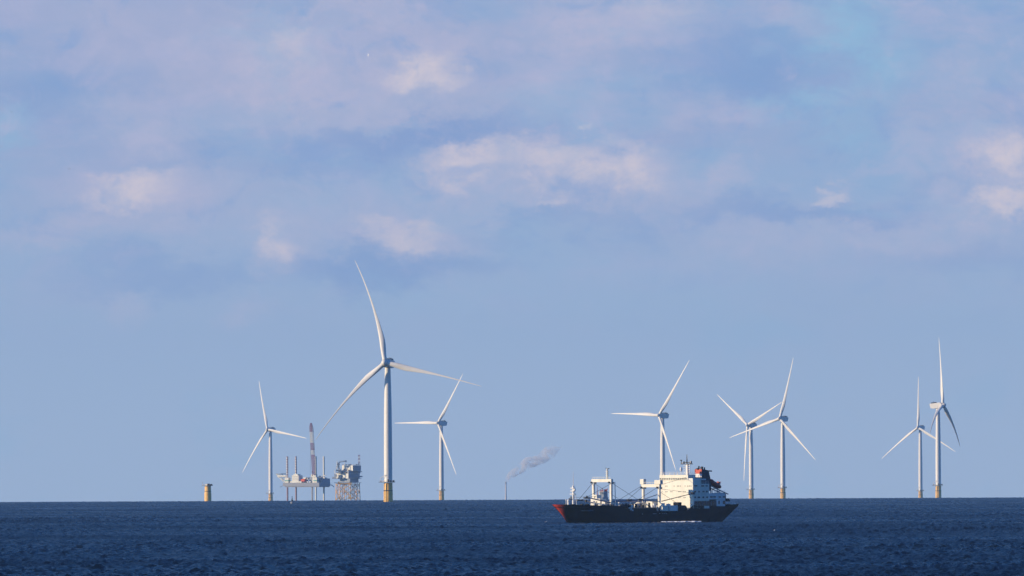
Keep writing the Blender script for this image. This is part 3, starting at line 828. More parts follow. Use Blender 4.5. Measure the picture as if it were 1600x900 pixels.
# booms
bm = MB()
def boom(a, b, r=.28, mt='dark', name='derrick_boom'):
    o = MB().tube(a, b, r, r * .75, 8).build(name, mt, ship); return o
M['boom'] = mat('blue_grey_boom', (0.26, 0.28, 0.33), .5)
boom((24.2, 4.5, 8.0), (38.6, 6.0, 9.9), .3, 'boom'); boom((24.2, -4.5, 7.9), (33.5, -2.0, 9.2), .26, 'boom')
boom((22.6, 4.5, 8.3), (6.5, 5.2, 9.0), .28, 'boom'); boom((22.6, -4.5, 8.3), (6.8, -4.2, 8.8), .24, 'boom')
boom((-5.2, 4.1, 8.3), (6.5, 4.0, 8.8), .26, 'boom'); boom((-5.2, 3.6, 10.9), (3.8, 1.6, 8.4), .2, 'cream'); boom((-5.2, -4.1, 8.3), (9.0, -5.0, 8.4), .26, 'boom')
boom((-6.8, 4.6, 8.3), (-19.9, 9.4, 11.3), .17, 'dark')
tips = MB(); tips.box((38.2, 5.6, 9.5), (41.2, 6.4, 10.1)); tips.box((39.4, 5.8, 10.1), (39.9, 6.2, 10.7)); tips.box((39.9, 5.7, 8.2), (40.5, 6.3, 9.2))
tips.box((33.0, -2.6, 8.7), (36.2, -1.6, 9.2)); tips.box((-19.2, 9.0, 10.9), (-20.4, 10.2, 11.8)); tips.box((8.0, 4.8, 8.7), (5.4, 5.6, 9.3)); tips.box((12.2, 4.8, 8.6), (14.5, 5.6, 9.2))
tips.each('boom_head', 'dark', ship)
# rigging
rg = MB()
for a, b in (((23.4, -5, 15.5), (35, -2, 9.3)), ((23.4, 5, 15.5), (8, 5, 9.0)), ((23.4, -4.5, 15.6), (14, 0, 9.5)), ((23.4, 5, 15.5), (40, 6, 10.0)), ((-6, -4.6, 14.5), (8.4, -4.8, 8.7)),
             ((-6, 4.1, 14.2), (6.5, 4, 9)), ((-6, -4.2, 14.2), (3, -5, 8.6)), ((-6, 4.3, 13.2), (-20, 9.5, 11.4)), ((-6.6, 4.3, 11.8), (-18.5, 8.2, 4.6)), ((40.6, 0, 10), (26, 0, 10.5)), ((-21.3, 5, 17.6), (-6, 4.3, 14.6))):
    rg.tube(a, b, .07, n=4)
rg.each('rigging', 'dark', ship)

# foremast
fm = MB(); fm.tube((40.7, 0, 6.2), (40.7, 0, 14.6), .5, .42, 12); fm.tube((40.7, 0, 14.6), (40.7, 0, 20.0), .14, .05, 6)
fo_ = fm.build('foremast', 'white', ship, True)
mb = MB()
for z_, w_ in ((11.2, 1.1), (12.4, .9), (13.5, .8)): mb.box((40.3, -w_, z_), (41.5, w_, z_ + .3))
mb.box((40.6, .5, 12.7), (41.2, 1.1, 13.4)); mb.tube((40.2, 1.3, 6.5), (40.4, .9, 11.3), .12, n=5); mb.build('mast_platform', 'white', fo_)
mb = MB().box((41.0, -1.5, 9.2), (41.8, -.4, 9.7)).box((41.0, -.9, 9.9), (41.5, -.4, 10.4)); mb.build('mast_light', 'dark', fo_)
# forecastle gear
mb = MB().tube((44.3, .6, 6.4), (44.3, .6, 8.6), .55, .45, 10); mb.ball((44.3, .6, 8.7), .65, 10, 6); mb.build('deck_ventilator', 'white', ship, True)
mb = MB().tube((45, 0, 6.6), (45, 0, 8.8), .12); mb.ball((45, 0, 9.1), .28); mb.build('anchor_light', 'white', ship)
mb = MB()
for x, y in ((43, 2), (43, -2), (38.5, 2.5), (36.5, 3.5), (33, 5)): mb.box((x - .6, y - .5, 6.2), (x + .6, y + .5, 7.5))
for x in (30, 27.5, 18.5, 16.5, 14.5): mb.ball((x, 6.2, 6.6), (.9, .8, .9), 8, 6)
mb.each('winch', 'dark', ship)
mb = MB().path([(34.6, 5.6, 6.5), (34.6, 5.6, 8.1), (34.9, 5.6, 8.5), (35.4, 5.6, 8.3)], [.22, .22, .24, .26], 8); mb.box((28.8, 7.0, 7.05), (32.6, 7.6, 7.3)); mb.build('vent_pipe', 'white', ship)
# forward winch house
mb = MB(); mb.box((21.0, -4.8, 5.5), (24.8, 0.1, 9.5), bev=.05); mb.box((21.4, -4.2, 9.5), (24.2, -2.2, 11.0)); mb.box((24.9, 1.0, 5.5), (22.5, 2.6, 8.6)); mb.box((20.8, 2.9, 5.0), (22.4, 4.4, 8.7))
wo_ = mb.build('winch_house', 'cream', ship)
mb = MB().box((24.8, -2.2, 6.5), (24.86, -1.5, 8.4)).box((24.2, -3.4, 9.7), (24.27, -2.9, 10.5)); mb.each('door', 'glass', wo_)
mb = MB().tube((22.6, -3.2, 11), (22.6, -3.2, 14.2), .14, .06); mb.build('short_mast', 'red', ship)
# hatch coamings, crates and covered cargo on the main deck
mb = MB(); mb.box((-1.5, -6.0, 3.5), (14.5, 6.8, 5.6), bev=.2); hc = mb.build('hatch_coaming', 'tarp', ship)
mb = MB(); mb.box((-1.2, -5.8, 5.6), (14.3, 6.6, 5.95), bev=.2); mb.build('hatch_cover', 'rust', hc)
mb = MB(); mb.box((-16.5, -6.0, 3.5), (-9, 5.0, 5.2), bev=.2); mb.build('hatch_coaming', 'tarp', ship)
mb = MB(); mb.box((-3.9, 3.0, 3.6), (-7.4, 7.6, 6.6), bev=.06); mb.box((-4.4, -1.2, 5.2), (-7.2, 2.0, 8.6), bev=.06); mb.box((-4.3, 5.0, 6.6), (-6.4, 6.6, 7.6)); mb.box((-3.0, -5.2, 5.6), (-7, -2.6, 7.9)); mb.box((1.5, -3, 5.95), (-1, -1, 7.6))
wh2 = mb.build('winch_house', 'cream', ship)
mb = MB().box((-3.9, 5.5, 4.0), (-3.83, 6.2, 5.9)).box((-4.4, -.2, 5.9), (-4.33, .8, 7.8)); mb.each('door', 'glass', wh2)
mb = MB(); mb.box((-7.6, 5.6, 3.6), (-12.6, 8.0, 6.7), bev=.05); mb.box((-8.2, 5.8, 6.7), (-9.4, 7.0, 7.3)); mb.build('deck_container', 'white', ship)
mb = MB(); mb.box((-12.8, 5.4, 3.6), (-14.9, 8.1, 7.9), bev=.15)
mb.path([(-14.8, 6.6, 5.3), (-15.2, 6.6, 5.3), (-18.2, 6.6, 5.3), (-18.8, 6.6, 5.2)], [1.0, 1.45, 1.45, 1.0], 12)
mb.path([(-12.6, 6.6, 5.2), (-13.2, 6.6, 5.2), (-15.2, 6.6, 5.3)], [1.2, 1.6, 1.6], 12)
mb.build('covered_cargo', 'tarp', ship)
mb = MB()
for k in range(16):
    x = -3 + random.random() * 19; y = random.uniform(-3, 6.5); mb.box((x - .35, y - .35, 5.95), (x + .35, y + .35, 5.95 + random.uniform(.4, 1.7)))
mb.each('deck_gear', 'dark', ship)
mb = MB()
for k in range(12):
    x = -3 + random.random() * 18; y = random.uniform(-4, 6.5); mb.box((x - .3, y - .3, 5.95), (x + .3, y + .3, 5.95 + random.uniform(.4, 1.6)))
for x, z in ((16.6, 5.5), (15.8, 4.9), (14.9, 4.6)): mb.box((x - .3, 7.9, z), (x + .3, 8.4, z + .55))
mb.path([(14.6, 7.4, 5.0), (14.6, 7.4, 7.2), (15.1, 7.4, 7.6), (15.6, 7.4, 7.3)], [.28, .28, .3, .34]); mb.path([(21.9, 7.4, 5.6), (21.9, 7.4, 7.6), (22.3, 7.4, 7.9)], [.25, .25, .3])
mb.each('deck_fitting', 'white', ship)
# bulwark mooring fairleads on the poop
MB().box((-44.6, 7.7, 6.9), (-46.4, 8.0, 7.25)).box((-47.5, 7.3, 6.95), (-48.3, 7.6, 7.3)).each('fairlead', 'white', ship)

# wake: thin foam along the waterline
def foam_strip(pts, name, label):
    vs = []; fs = []
    for i, (x, y, w_) in enumerate(pts):
        P0 = ship.matrix_basis @ Vector((x, y, 0)); P1 = ship.matrix_basis @ Vector((x, y + w_, 0))
        for P in (P0, P1): vs.append(Vector((P.x, P.y, sea_z(P.x, P.y) + .48 + random.uniform(-.22, .22))))
    n_ = len(pts); top = len(vs)
    vs += [v - Vector((0, 0, .5)) for v in vs]
    for i in range(n_ - 1):
        a = 2 * i
        fs += [(a, a + 2, a + 3, a + 1), (top + a, top + a + 1, top + a + 3, top + a + 2), (a + 1, a + 3, top + a + 3, top + a + 1), (a, top + a, top + a + 2, a + 2)]
    o = MB().add(vs, fs).build(name, 'foam'); tag(o, label, kind='stuff'); return o
foam_strip([(25 - k * .5, 31.0 + k * .06, random.uniform(.8, 2.6)) for k in range(40)], 'wake_foam', 'thin white line of foam on the water along the side of the ship below the bridge')

# ------------------------------------------------------------------ jack-up rig
def jackup():
    s = .95; D = F / s; al = R(30)
    b = at(475, 783, D); b.z = sea_z(b.x, b.y)
    rig = empty('jack_up_rig', b, 0); tag(rig, 'jack-up work rig on four tall legs with red and white crane and helideck', 'jack-up rig')
    ca, sa = math.cos(al), math.sin(al)
    # local frame: u to the right along the front, v away from the camera; front normal turned left
    def P(u, v, z): return (u * ca + v * sa, -u * sa * -1 * -1 + v * ca, z)
    def xf(mb): mb.v = [P(*v) for v in mb.v]; return mb
    px0 = 475.0; hz = 782.5
    def U(px, v=0.0): return ((px - px0) / s - v * sa) / ca
    def Z(py): return (hz + 4.5 - py) / s      # includes the few metres hidden below the horizon
    W0, W1 = U(437), U(499)
    dep = 36.0
    zb, zt_ = Z(764), Z(757)
    mb = MB(); mb.prism([(W0 + 6, 0), (W1, 0), (W1, dep), (W0 + 6, dep), (W0, dep * .5)], zb + 1.5, zt_); mb.prism([(W0 + 9, 1), (W1 - 1, 1), (W1 - 1, dep - 1), (W0 + 9, dep - 1)], zb, zb + 1.5)
    xf(mb).build('hull', 'rig_grey', rig)
    jack = []
    for (pxl, v, base_dark) in ((449, 2.5, 0), (462, 33, 1), (494, 2.5, 0), (506, 33, 1)):
        u = U(pxl, v)
        # leg as truss: four chords and braces
        mb = MB(); top = Z(716); r_ = 1.5
        mb.path([(u, v, -3), (u, v, top)], [1.45, 1.45], 10)
        lg = xf(mb).build('leg', 'leg_red' if pxl < 490 else 'cream', rig)
        mb = MB()
        z_ = zt_ + 10; k = 0
        while z_ < top:
            mb.path([(u, v, z_), (u, v, z_ + 2.0)], [1.62, 1.62], 10); z_ += 4.2; k += 1
        xf(mb).each('leg_band', 'cream', lg)
        mb = MB(); mb.box((u - 3.3, v - 2.4, zt_), (u + 3.3, v + 4.4, zt_ + 8.5)); j = xf(mb).build('jacking_house', 'cream', rig)
        xf(MB().box((u - 3.4, v - 2.5, zt_ + 2.6), (u + 3.4, v + 4.5, zt_ + 4.2))).build('green_stripe', 'green', j)
    # accommodation
    u0, u1 = U(455.5), U(466.5)
    mb = MB().box((u0, 1, zt_), (u1 - .5, 14, Z(745.5))); mb.box((u0 + 2.5, 2, Z(745.5)), (u1 - 3, 12, Z(743.5))); mb.box((U(453), .5, zt_), (U(471), 9, Z(754.5))); ac = xf(mb).build('accommodation_block', 'cream', rig)
    for zz in (Z(748), Z(750.5), Z(753), Z(755.6)):
        for k in range(5):
            uu = u0 + 1.2 + k * 2.2; xf(MB().box((uu, .94, zz), (uu + .7, 1.0, zz + .9))).build('window', 'glass', ac)
    # helideck on the left
    uh = U(440, 12)
    mb = MB().prism([(uh + 10.5 * math.cos(t), 12 + 10.5 * math.sin(t)) for t in [math.pi / 8 + k * math.pi / 4 for k in range(8)]], Z(743.8), Z(742.6)); hd = xf(mb).build('helideck', 'rig_dark', rig)
    mb = MB()
    for dx_ in (-7, -2, 3): mb.tube((uh + dx_, 8, Z(743.8)), (W0 + 7 + dx_ * .5, 8, zt_), .5); mb.tube((uh + dx_, 8, Z(744)), (uh + dx_ + 5, 8, Z(748)), .4)
    mb.tube((uh - 8, 8, Z(744.5)), (W0 + 8, 8, Z(748)), .7); mb.tube((uh - 5, 6, Z(747)), (W0 + 9, 6, zt_ + 1), .7); mb.box((uh - 3, 4, Z(747.5)), (W0 + 9, 9, Z(745.3)))
    xf(mb).build('helideck_truss', 'cream', hd)
    # mid deck gear
    mb = MB(); mb.path([(U(470), 2, Z(754)), (U(471), 2, Z(753.4)), (U(476), 2, Z(753.4)), (U(477), 2, Z(754))], [1.4, 2.6, 2.6, 1.4], 12); xf(mb).build('lifeboat', 'orange', rig)
    mb = MB().box((U(471), 6, Z(752)), (U(478), 12, Z(749))); mb.tube((U(470), 5, zt_), (U(477), 5, Z(748)), .6); xf(mb).build('deck_machinery', 'cream', rig)
    mb = MB().box((U(479.5), 8, zt_), (U(488), 20, Z(748))); mb.box((U(468), 14, zt_), (U(472), 20, Z(750))); xf(mb).each('deck_container', 'rig_dark', rig)
    mb = MB().box((U(499) - 2, 10, zt_), (U(499), dep - 1, Z(750.5))); mb.box((U(498, 20), 18, zt_), (U(502, 20), 26, Z(747))); xf(mb).build('deck_workshop', 'rig_dark', rig)
    mb = MB()
    for uu, vv, zz in ((U(500, 12), 12, Z(748)), (U(503, 20), 20, Z(748.5)), (U(508, 30), 30, Z(747)), (U(484), 2, Z(756.6)), (U(480), 2, Z(756.6))): mb.box((uu - 1.2, vv - 1, zz), (uu + 1.2, vv + 1, zz + 1.8))
    xf(mb).each('deck_fitting', 'white', rig)
    mb = MB(); mb.tube((W0 + 4, 5, zb + 3), (W0 - 2, 3, zb), .5); mb.tube((W1 + 1, dep, zb + 4), (W1 + 6, dep + 2, zb), .6); xf(mb).each('fender_arm', 'rig_dark', rig)
    xf(MB().box((U(485.2), 3, -2), (U(487), 5, zb))).build('casing', 'rig_grey', rig)
    # crane round the right front leg, boom in red and white lattice
    uc = U(491, 4)
    mb = MB().tube((uc, 4, zt_), (uc, 4, Z(744)), 2.6, n=12); mb.box((uc - 4, 1, Z(748)), (uc + 4, 8, Z(744))); cr = xf(mb).build('crane', 'cream', rig)
    p0 = Vector((U(491.5, 1), 1, Z(745))); p1 = Vector((U(486.6, 1), 1, Z(664)))
    bands = [(0, .16, 'cream'), (.16, .36, 'maroon'), (.36, .42, 'cream'), (.42, .50, 'maroon'), (.50, .66, 'cream'), (.66, .83, 'cream'), (.83, 1.0, 'maroon')]
    bands = [(0, .2, 'maroon'), (.2, .39, 'maroon'), (.39, .48, 'cream'), (.48, .62, 'maroon'), (.62, .83, 'cream'), (.83, 1.0, 'maroon')]
    def hw(t): return 2.3 * (1 - .12 * t) if t < .93 else 2.0 * (1 - (t - .93) / .07 * .6)
    for t0, t1, mt in bands:
        mb = MB(); nseg = max(2, int((t1 - t0) * 26))
        for k in range(nseg):
            ta, tb = t0 + (t1 - t0) * k / nseg, t0 + (t1 - t0) * (k + 1) / nseg
            A_, B_ = p0.lerp(p1, ta), p0.lerp(p1, tb); ha, hb = hw(ta), hw(tb)
            cs = [(-1, -1), (1, -1), (1, 1), (-1, 1)]
            for i in range(4):
                a = A_ + Vector((cs[i][0] * ha, cs[i][1] * ha, 0)); b_ = B_ + Vector((cs[i][0] * hb, cs[i][1] * hb, 0)); nx = cs[(i + 1) % 4]
                a2 = A_ + Vector((nx[0] * ha, nx[1] * ha, 0)); b2 = B_ + Vector((nx[0] * hb, nx[1] * hb, 0))
                mb.tube(a, b_, .34, n=5); mb.tube(a, b2 if k % 2 else b2, .22, n=4); mb.tube(a2, b_, .2, n=4)
        xf(mb).build('crane_boom_section', mt, cr)
    mb = MB(); hp = p1 + Vector((-1.5, 0, -2)); mb.tube(p1, Vector((U(484), 2, Z(746))), .18, n=4); mb.tube(Vector((uc + 3, 4, Z(744))), p1, .15, n=4); xf(mb).each('crane_cable', 'dark', cr)
    mb = MB().box((U(487.2), .5, Z(742)), (U(488.4), 1.5, Z(739.5))); mb.box((U(487.4), .5, Z(746)), (U(488.4), 1.5, Z(744.8))); xf(mb).each('crane_hook', 'dark', cr)
jackup()

# ------------------------------------------------------------------ gas platform on a lattice jacket
def platform():
    s = .92; D = F / s; al = R(40)
    b = at(540, 783, D); b.z = sea_z(b.x, b.y)
    pt = empty('offshore_platform', b, 0); tag(pt, 'offshore gas platform with stacked cream and blue modules on a yellow lattice jacket', 'offshore platform')
    px0 = 540.0
    def X(px): return (px - px0) / s
    def Z(py): return (782.0 + 3.5 - py) / s
    ca, sa = math.cos(al), math.sin(al)
    def corner(pxl, pxr, back):     # footprint: front face from pxl to pxr, side going back to px=back
        x0, x1, x2 = X(pxl), X(pxr), X(back)
        w_ = (x1 - x0) / ca; d_ = (x2 - x1) / sa
        A_ = Vector((x0, w_ * sa)); B_ = Vector((x1, 0)); Cc = B_ + Vector((d_ * sa, d_ * ca)); Dd = A_ + Vector((d_ * sa, d_ * ca))
        # turn so that the front face looks left towards the sun
        return [(A_.x, A_.y), (B_.x, B_.y), (Cc.x, Cc.y), (Dd.x, Dd.y)]
    mods = [('lower_module', 524.5, 544.5, 562, 749.0, 741.0, 'cream'), ('middle_module', 531.0, 545, 563, 740.99, 737.0, 'rig_dark'), ('upper_module', 534.5, 551.5, 564, 736.98, 728.5, 'cream'),
            ('cellar_deck', 531, 547, 560, 755.0, 749.02, 'rig_dark')]
    for name, l_, r__, bk, y0, y1, mt in mods:
        o = MB().prism(corner(l_, r__, bk), Z(y0), Z(y1)).build(name, mt, pt)
        f_ = corner(l_, r__, bk)
        # module's shaded side: shade painted as a darker sheet, proud of the wall
        B_, Cc = Vector(f_[1]), Vector(f_[2]); nrm = Vector((ca, -sa)) * .25
        t_ = [tuple(B_ + nrm * .02 + (Cc - B_) * .02), tuple(B_ + nrm + (Cc - B_) * .02), tuple(Cc + nrm), tuple(Cc + nrm * .02)]
        MB().prism([tuple(x) for x in t_], Z(y0) + .4, Z(y1) - .4).build('shade_side_panel', 'rig_dark', o)
        A_ = Vector(f_[0]); nf = Vector((-sa, -ca)) * .2
        for k in range(3 if name != 'cellar_deck' else 0):
            a_ = A_.lerp(B_, .18 + .28 * k); b_ = A_.lerp(B_, .26 + .28 * k)
            MB().prism([tuple(a_ + nf * .02), tuple(a_ + nf), tuple(b_ + nf), tuple(b_ + nf * .02)][::-1], Z(y0) + 2.0, Z(y1) - 1.6).build('louvre', 'rig_dark', o)
        rr_ = MB()
        for i in range(4):
            p_, q_ = Vector((*f_[i], Z(y1))), Vector((*f_[(i + 1) % 4], Z(y1)))
            for hh in (.7, 1.3): rr_.tube(p_ + Vector((0, 0, hh)), q_ + Vector((0, 0, hh)), .1, n=4)
            for k in range(8): v_ = p_.lerp(q_, k / 8); rr_.tube(v_, v_ + Vector((0, 0, 1.3)), .09, n=4)
        rr_.build('railing', 'yellow', o)
    # left overhang, pipes and cantilevers
    mb = MB().box((X(519), 6, Z(748.6)), (X(526), 14, Z(746.4))); mb.box((X(522.5), 6, Z(746.3)), (X(527), 12, Z(742))); mb.tube((X(523), 8, Z(748)), (X(523), 8, Z(736)), .6); mb.tube((X(525.6), 9, Z(741)), (X(525.6), 9, Z(731)), .5)
    mb.box((X(528), 6, Z(741)), (X(533.5), 14, Z(735))); mb.box((X(529), 7, Z(735)), (X(532), 12, Z(732))); mb.build('process_unit', 'cream', pt)
    mb = MB().box((X(519), 5, Z(749.5)), (X(565), 26, Z(748.8))); mb.box((X(522), 4, Z(756)), (X(564.5), 26, Z(755.2))); mb.box((X(560), 8, Z(747)), (X(566.5), 18, Z(745))); mb.box((X(560), 8, Z(739)), (X(565.5), 18, Z(737.6))); mb.each('deck_level', 'rig_dark', pt)
    mb = MB()
    random.seed(11)
    for k in range(26):
        x_ = random.uniform(525, 562); y_ = random.choice([728, 741, 749, 737]); w_ = random.uniform(.5, 1.6); mb.box((X(x_) - w_, 2, Z(y_)), (X(x_) + w_, 6, Z(y_) + random.uniform(1, 3)))
    mb.each('deck_equipment', 'rig_dark', pt)
    # crane
    mb = MB().tube((X(529.5), 8, Z(741)), (X(529.5), 8, Z(724)), 1.1); mb.box((X(527.6), 6, Z(728)), (X(531), 10, Z(724))); cr = mb.build('crane', 'rig_dark', pt)
    mb = MB().tube((X(530), 8, Z(723.5)), (X(541.5), 6, Z(721.6)), .7); mb.tube((X(530), 8, Z(721.6)), (X(541.5), 6, Z(721.2)), .3); mb.box((X(539), 5, Z(723.5)), (X(542), 8, Z(720.6))); mb.build('crane_boom', 'rig_dark', cr)
    MB().tube((X(527), 7, Z(733)), (X(527), 7, Z(721.5)), .7).box((X(525.6), 6, Z(731)), (X(528.4), 8, Z(729.6))).tube((X(539), 6, Z(728)), (X(539), 6, Z(724)), .5).build('vent_stack', 'cream', pt)
    # communication tower with red and white bands
    for k in range(6):
        z0, z1 = Z(728) + k * 2.9, Z(728) + (k + 1) * 2.9
        mb = MB(); r_ = 1.3
        for cx, cy in ((-1, -1), (1, -1), (1, 1), (-1, 1)): mb.tube((X(561.3) + cx * r_, 14 + cy * r_, z0), (X(561.3) + cx * r_, 14 + cy * r_, z1), .3, n=5)
        for cx, cy, ex, ey in ((-1, -1, 1, -1), (1, -1, 1, 1), (1, 1, -1, 1), (-1, 1, -1, -1)): mb.tube((X(561.3) + cx * r_, 14 + cy * r_, z0), (X(561.3) + ex * r_, 14 + ey * r_, z1), .25, n=4)
        mb.box((X(561.3) - 1.8, 12.4, z1 - .8), (X(561.3) + 1.8, 15.6, z1 - .2))
        mb.build('lattice_tower_section', 'maroon' if k % 2 else 'cream', pt)
    # jacket
    legs = [(525, 18), (531.5, 6), (547.5, 2), (561.5, 18), (556, 24), (538, 26)]
    jb = MB()
    for px_, y_ in legs: jb.tube((X(px_) * 1.06, y_, -3), (X(px_), y_, Z(756)), .75, .65)
    jk = jb.each('jacket_leg', 'yellow', pt)[0]
    br = MB()
    zA, zB, zC = Z(783), Z(770), Z(758)
    for (a_, b_) in ((0, 1), (1, 2), (2, 3), (3, 4), (4, 5), (5, 0), (1, 5), (2, 4)):
        pa, pb = legs[a_], legs[b_]
        for z0, z1 in ((zA, zB), (zB, zC)):
            br.tube((X(pa[0]), pa[1], z0), (X(pb[0]), pb[1], z1), .42, n=6); br.tube((X(pa[0]), pa[1], z1), (X(pb[0]), pb[1], z1), .4, n=6)
            if a_ != 1: br.tube((X(pb[0]), pb[1], z0), (X(pa[0]), pa[1], z1), .36, n=6)
    br.build('jacket_brace', 'yellow', jk)
    mb = MB().box((X(528.5), 2, Z(757.6)), (X(549.5), 8, Z(755.9))); mb.box((X(545.5), 1, Z(758)), (X(549.8), 6, Z(753.6))); mb.box((X(528), 2, Z(757)), (X(531), 6, Z(753.8))); mb.build('yellow_deck', 'yellow', jk)
    mb = MB()
    for x_ in (527.5, 535, 541, 544, 551.5, 554, 558.5): mb.tube((X(x_), 10, -3), (X(x_), 10, Z(756)), .45)
    mb.each('conductor_pipe', 'rig_grey', jk)
    MB().tube((X(533.5), 1, Z(762)), (X(548), 0, Z(776)), .65).tube((X(541), 0, Z(761)), (X(536), 1, Z(765)), .5).box((X(544), -1, Z(781)), (X(549), 3, Z(777))).box((X(529), 2, Z(781.5)), (X(532), 5, Z(777))).build('stairway', 'yellow', jk)
platform()

# ------------------------------------------------------------------ buoy, distant vessel, chimney and its plume
def buoy():
    s = 1.85; D = F / s; b = at(456.5, 786, D); b.z = sea_z(b.x, b.y)
    r_ = empty('navigation_buoy', b); tag(r_, 'small dark navigation buoy with light mast below the jack-up rig', 'buoy')
    MB().path([(0, 0, -.6), (0, 0, .2), (0, 0, 1.4), (0, 0, 1.9)], [1.2, 1.5, 1.5, 1.0], 16).build('float', 'rig_grey', r_, True)
    mb = MB()
    for t in (0.4, 2.5, 4.6): mb.tube((1.0 * math.cos(t), 1.0 * math.sin(t), 1.8), (.25 * math.cos(t), .25 * math.sin(t), 4.6), .14)
    mb.box((-.6, -.6, 2.4), (.6, .6, 3.6)); mb.build('frame', 'dark', r_)
    MB().path([(0, 0, 4.5), (0, 0, 5.3), (0, 0, 5.4)], [.35, .35, .1], 10).tube((0, 0, 5.3), (0, 0, 6.4), .09).box((-.35, -.05, 5.8), (.35, .05, 6.4)).build('top_light', 'dark', r_)
buoy()

def vessel():
    s = 1.45; D = F / s; b = at(941, 783, D); b.z = sea_z(b.x, b.y)
    r_ = empty('supply_vessel', b); tag(r_, 'hazy distant supply vessel with red-topped wheelhouse seen through the front gantry of the cargo ship', 'ship')
    Z = lambda py: (783 - py) / s; X = lambda px: (px - 941) / s
    prof = [(-7, 6), (-5.5, -6), (0, -10), (5, -6), (7, 10), (5, 40), (-5, 40)]
    MB().prism([(x * .8, y) for x, y in prof], -2, 3.2, top=prof).build('hull', 'rig_dark', r_)
    mb = MB().box((X(936.5), 2, 3.2), (X(944), 14, Z(772)), bev=.6); mb.prism([(X(936), 1), (X(943), -.5), (X(944.5), 1), (X(944.5), 12), (X(936), 12)], Z(772), Z(769.5)); wh_ = mb.build('wheelhouse', 'cream', r_)
    MB().box((X(937.5), 2, Z(769.4)), (X(943), 10, Z(767.6))).tube((X(941), 6, Z(767.6)), (X(941), 6, Z(765)), .4).build('red_roof', 'red', wh_)
    MB().box((X(937), -.6, Z(771.6)), (X(943), -.52, Z(770.6))).build('window', 'glass', wh_)
    MB().box((X(944.1), 3, 3.2), (X(949.5), 18, Z(769.8))).build('shaded_side_block', 'boom', r_)  # wheelhouse's shaded side, its shade painted in as a blue-grey block
    MB().box((X(944), 4, Z(769.7)), (X(949), 6, Z(766))).tube((X(945), 5, Z(769)), (X(950), 5, Z(765)), .5).build('deck_crane', 'red', r_)
vessel()

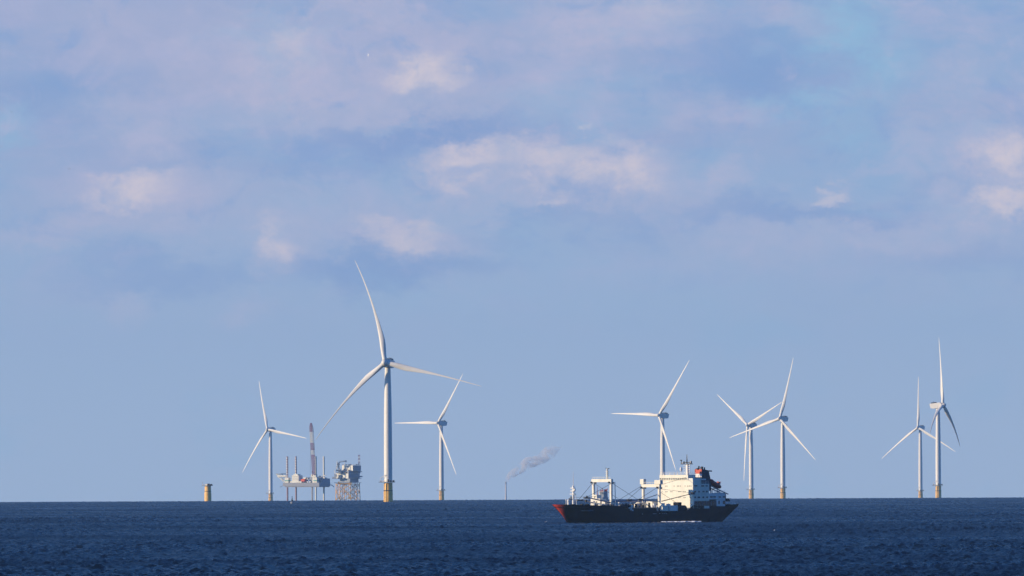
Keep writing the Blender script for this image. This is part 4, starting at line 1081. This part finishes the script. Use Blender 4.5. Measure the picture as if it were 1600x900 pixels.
def chimney():
    D = 30000.0; s = F / D
    b = at(790.5, 783, D); b.z = sea_z(b.x, b.y)
    topz_ = at(790.5, 752.5, D).z - b.z
    r_ = empty('smokestack', b); tag(r_, 'thin faint power station chimney on the horizon under the drifting smoke', 'chimney')
    MB().path([(0, 0, -3), (0, 0, topz_ * .5), (0, 0, topz_)], [2.6, 1.8, 1.4], 20).build('shaft', 'concrete', r_, True)
    MB().tube((0, 0, topz_ - 6), (0, 0, topz_ - 1), 1.75, 1.65, 20).build('top_band', 'rig_grey', r_)
    # plume
    pts = [(791.5, 752, 2.0), (794, 747, 3.0), (798, 742.5, 3.8), (804, 738, 4.4), (811, 734, 5.0), (818, 729, 6.0), (826, 723, 6.4), (834, 721, 5.8), (842, 719, 5.4), (850, 714, 6.5), (859, 707, 7.6), (867, 702, 5.5), (874, 698, 3.0), (880, 696, .8)]
    mb = MB()
    P3 = [at(x, y, D) for x, y, _ in pts]; c0 = P3[0]
    mb.path([P - c0 for P in P3], [r / s * 1.5 for *_, r in pts], 14)
    m = bpy.data.materials.new('smoke_vapour'); m.use_nodes = True
    t = m.node_tree; t.nodes.remove(t.nodes['Principled BSDF']); gg = G(t)
    co = t.nodes.new('ShaderNodeTexCoord')
    f, _ = gg.noise(co.outputs['Object'], .05, 5, .6, .5)
    v = t.nodes.new('ShaderNodeVolumePrincipled'); v.inputs['Color'].default_value = (1, .99, .99, 1)
    t.links.new(gg.m('MULTIPLY', gg.m('MULTIPLY', gg.ramp(f, .40, .62), gg.ramp(gg.sep(co.outputs['Object'])[0], 125.0, 25.0, 0.25, 1.0)), .15), v.inputs['Density'])
    t.links.new(v.outputs[0], t.nodes['Material Output'].inputs['Volume'])
    o = mb.build('smoke_plume', m, None, True); o.location = c0; tag(o, 'pinkish smoke plume drifting up and right from the thin chimney', kind='stuff')
chimney()

# ------------------------------------------------------------------ seabirds
def bird(px, py, D, mt, label, span=1.35, bank=0.3, swim=False):
    P = at(px, py, D) if not swim else None
    if swim:
        P = at(px, py, D); P.z = sea_z(P.x, P.y) + .38
    o = empty('seabird', P, random.uniform(-.5, .5)); tag(o, label, 'bird', 'seabirds')
    body = MB().path([(-.32, 0, 0), (-.2, 0, .02), (0, 0, .03), (.18, 0, .05), (.27, 0, .08), (.36, 0, .06)], [.02, .08, .11, .07, .05, .01], 8)
    bo = body.build('body', mt, o, True)
    if swim:
        MB().ball((.24, 0, .2), .08, 8, 6).tube((.16, 0, .06), (.22, 0, .18), .06).build('head', mt, bo)
        bo.scale = (1.3, 1.3, 1.5)
    else:
        for s_ in (-1, 1):
            h = span / 2
            vs = []
            for t, c, z in ((0, .17, .0), (.45, .16, .16), (1, .04, .04 + bank * .15 * s_)):
                for dx_, dz_ in ((c, 0), (0, .02), (-c, 0), (0, -.015)): vs.append((dx_, s_ * h * t, z + dz_))
            fs = [(i * 4 + j, i * 4 + (j + 1) % 4, i * 4 + 4 + (j + 1) % 4, i * 4 + 4 + j) for i in range(2) for j in range(4)] + [(8, 9, 10, 11)]
            MB().add(vs, fs).build('wing', mt, bo)
        o.rotation_euler = (R(20) * bank, 0, R(70))
        if mt == 'feather_w': o.rotation_euler = Vector((-.85, -.5, .2)).to_track_quat('Z', 'Y').to_euler()
bird(18, 175, 5200, 'feather_g', 'tiny dark gull flying near the upper left edge of the sky', 1.3)
bird(108, 264, 4600, 'feather_g', 'tiny dark gull gliding wings level, lower right of the other dark gull', 1.5, .1)
bird(575.5, 86, 4200, 'feather_w', 'bright white gull high in the sky left of centre', 1.1, 1.5)
bird(1209, 828, F / 4.9, 'feather_w', 'white gull floating on the water below right of the ship stern', swim=True)
bird(853, 815, F / 4.0, 'feather_w', 'white gull floating on the water just left of the ship bow', swim=True)
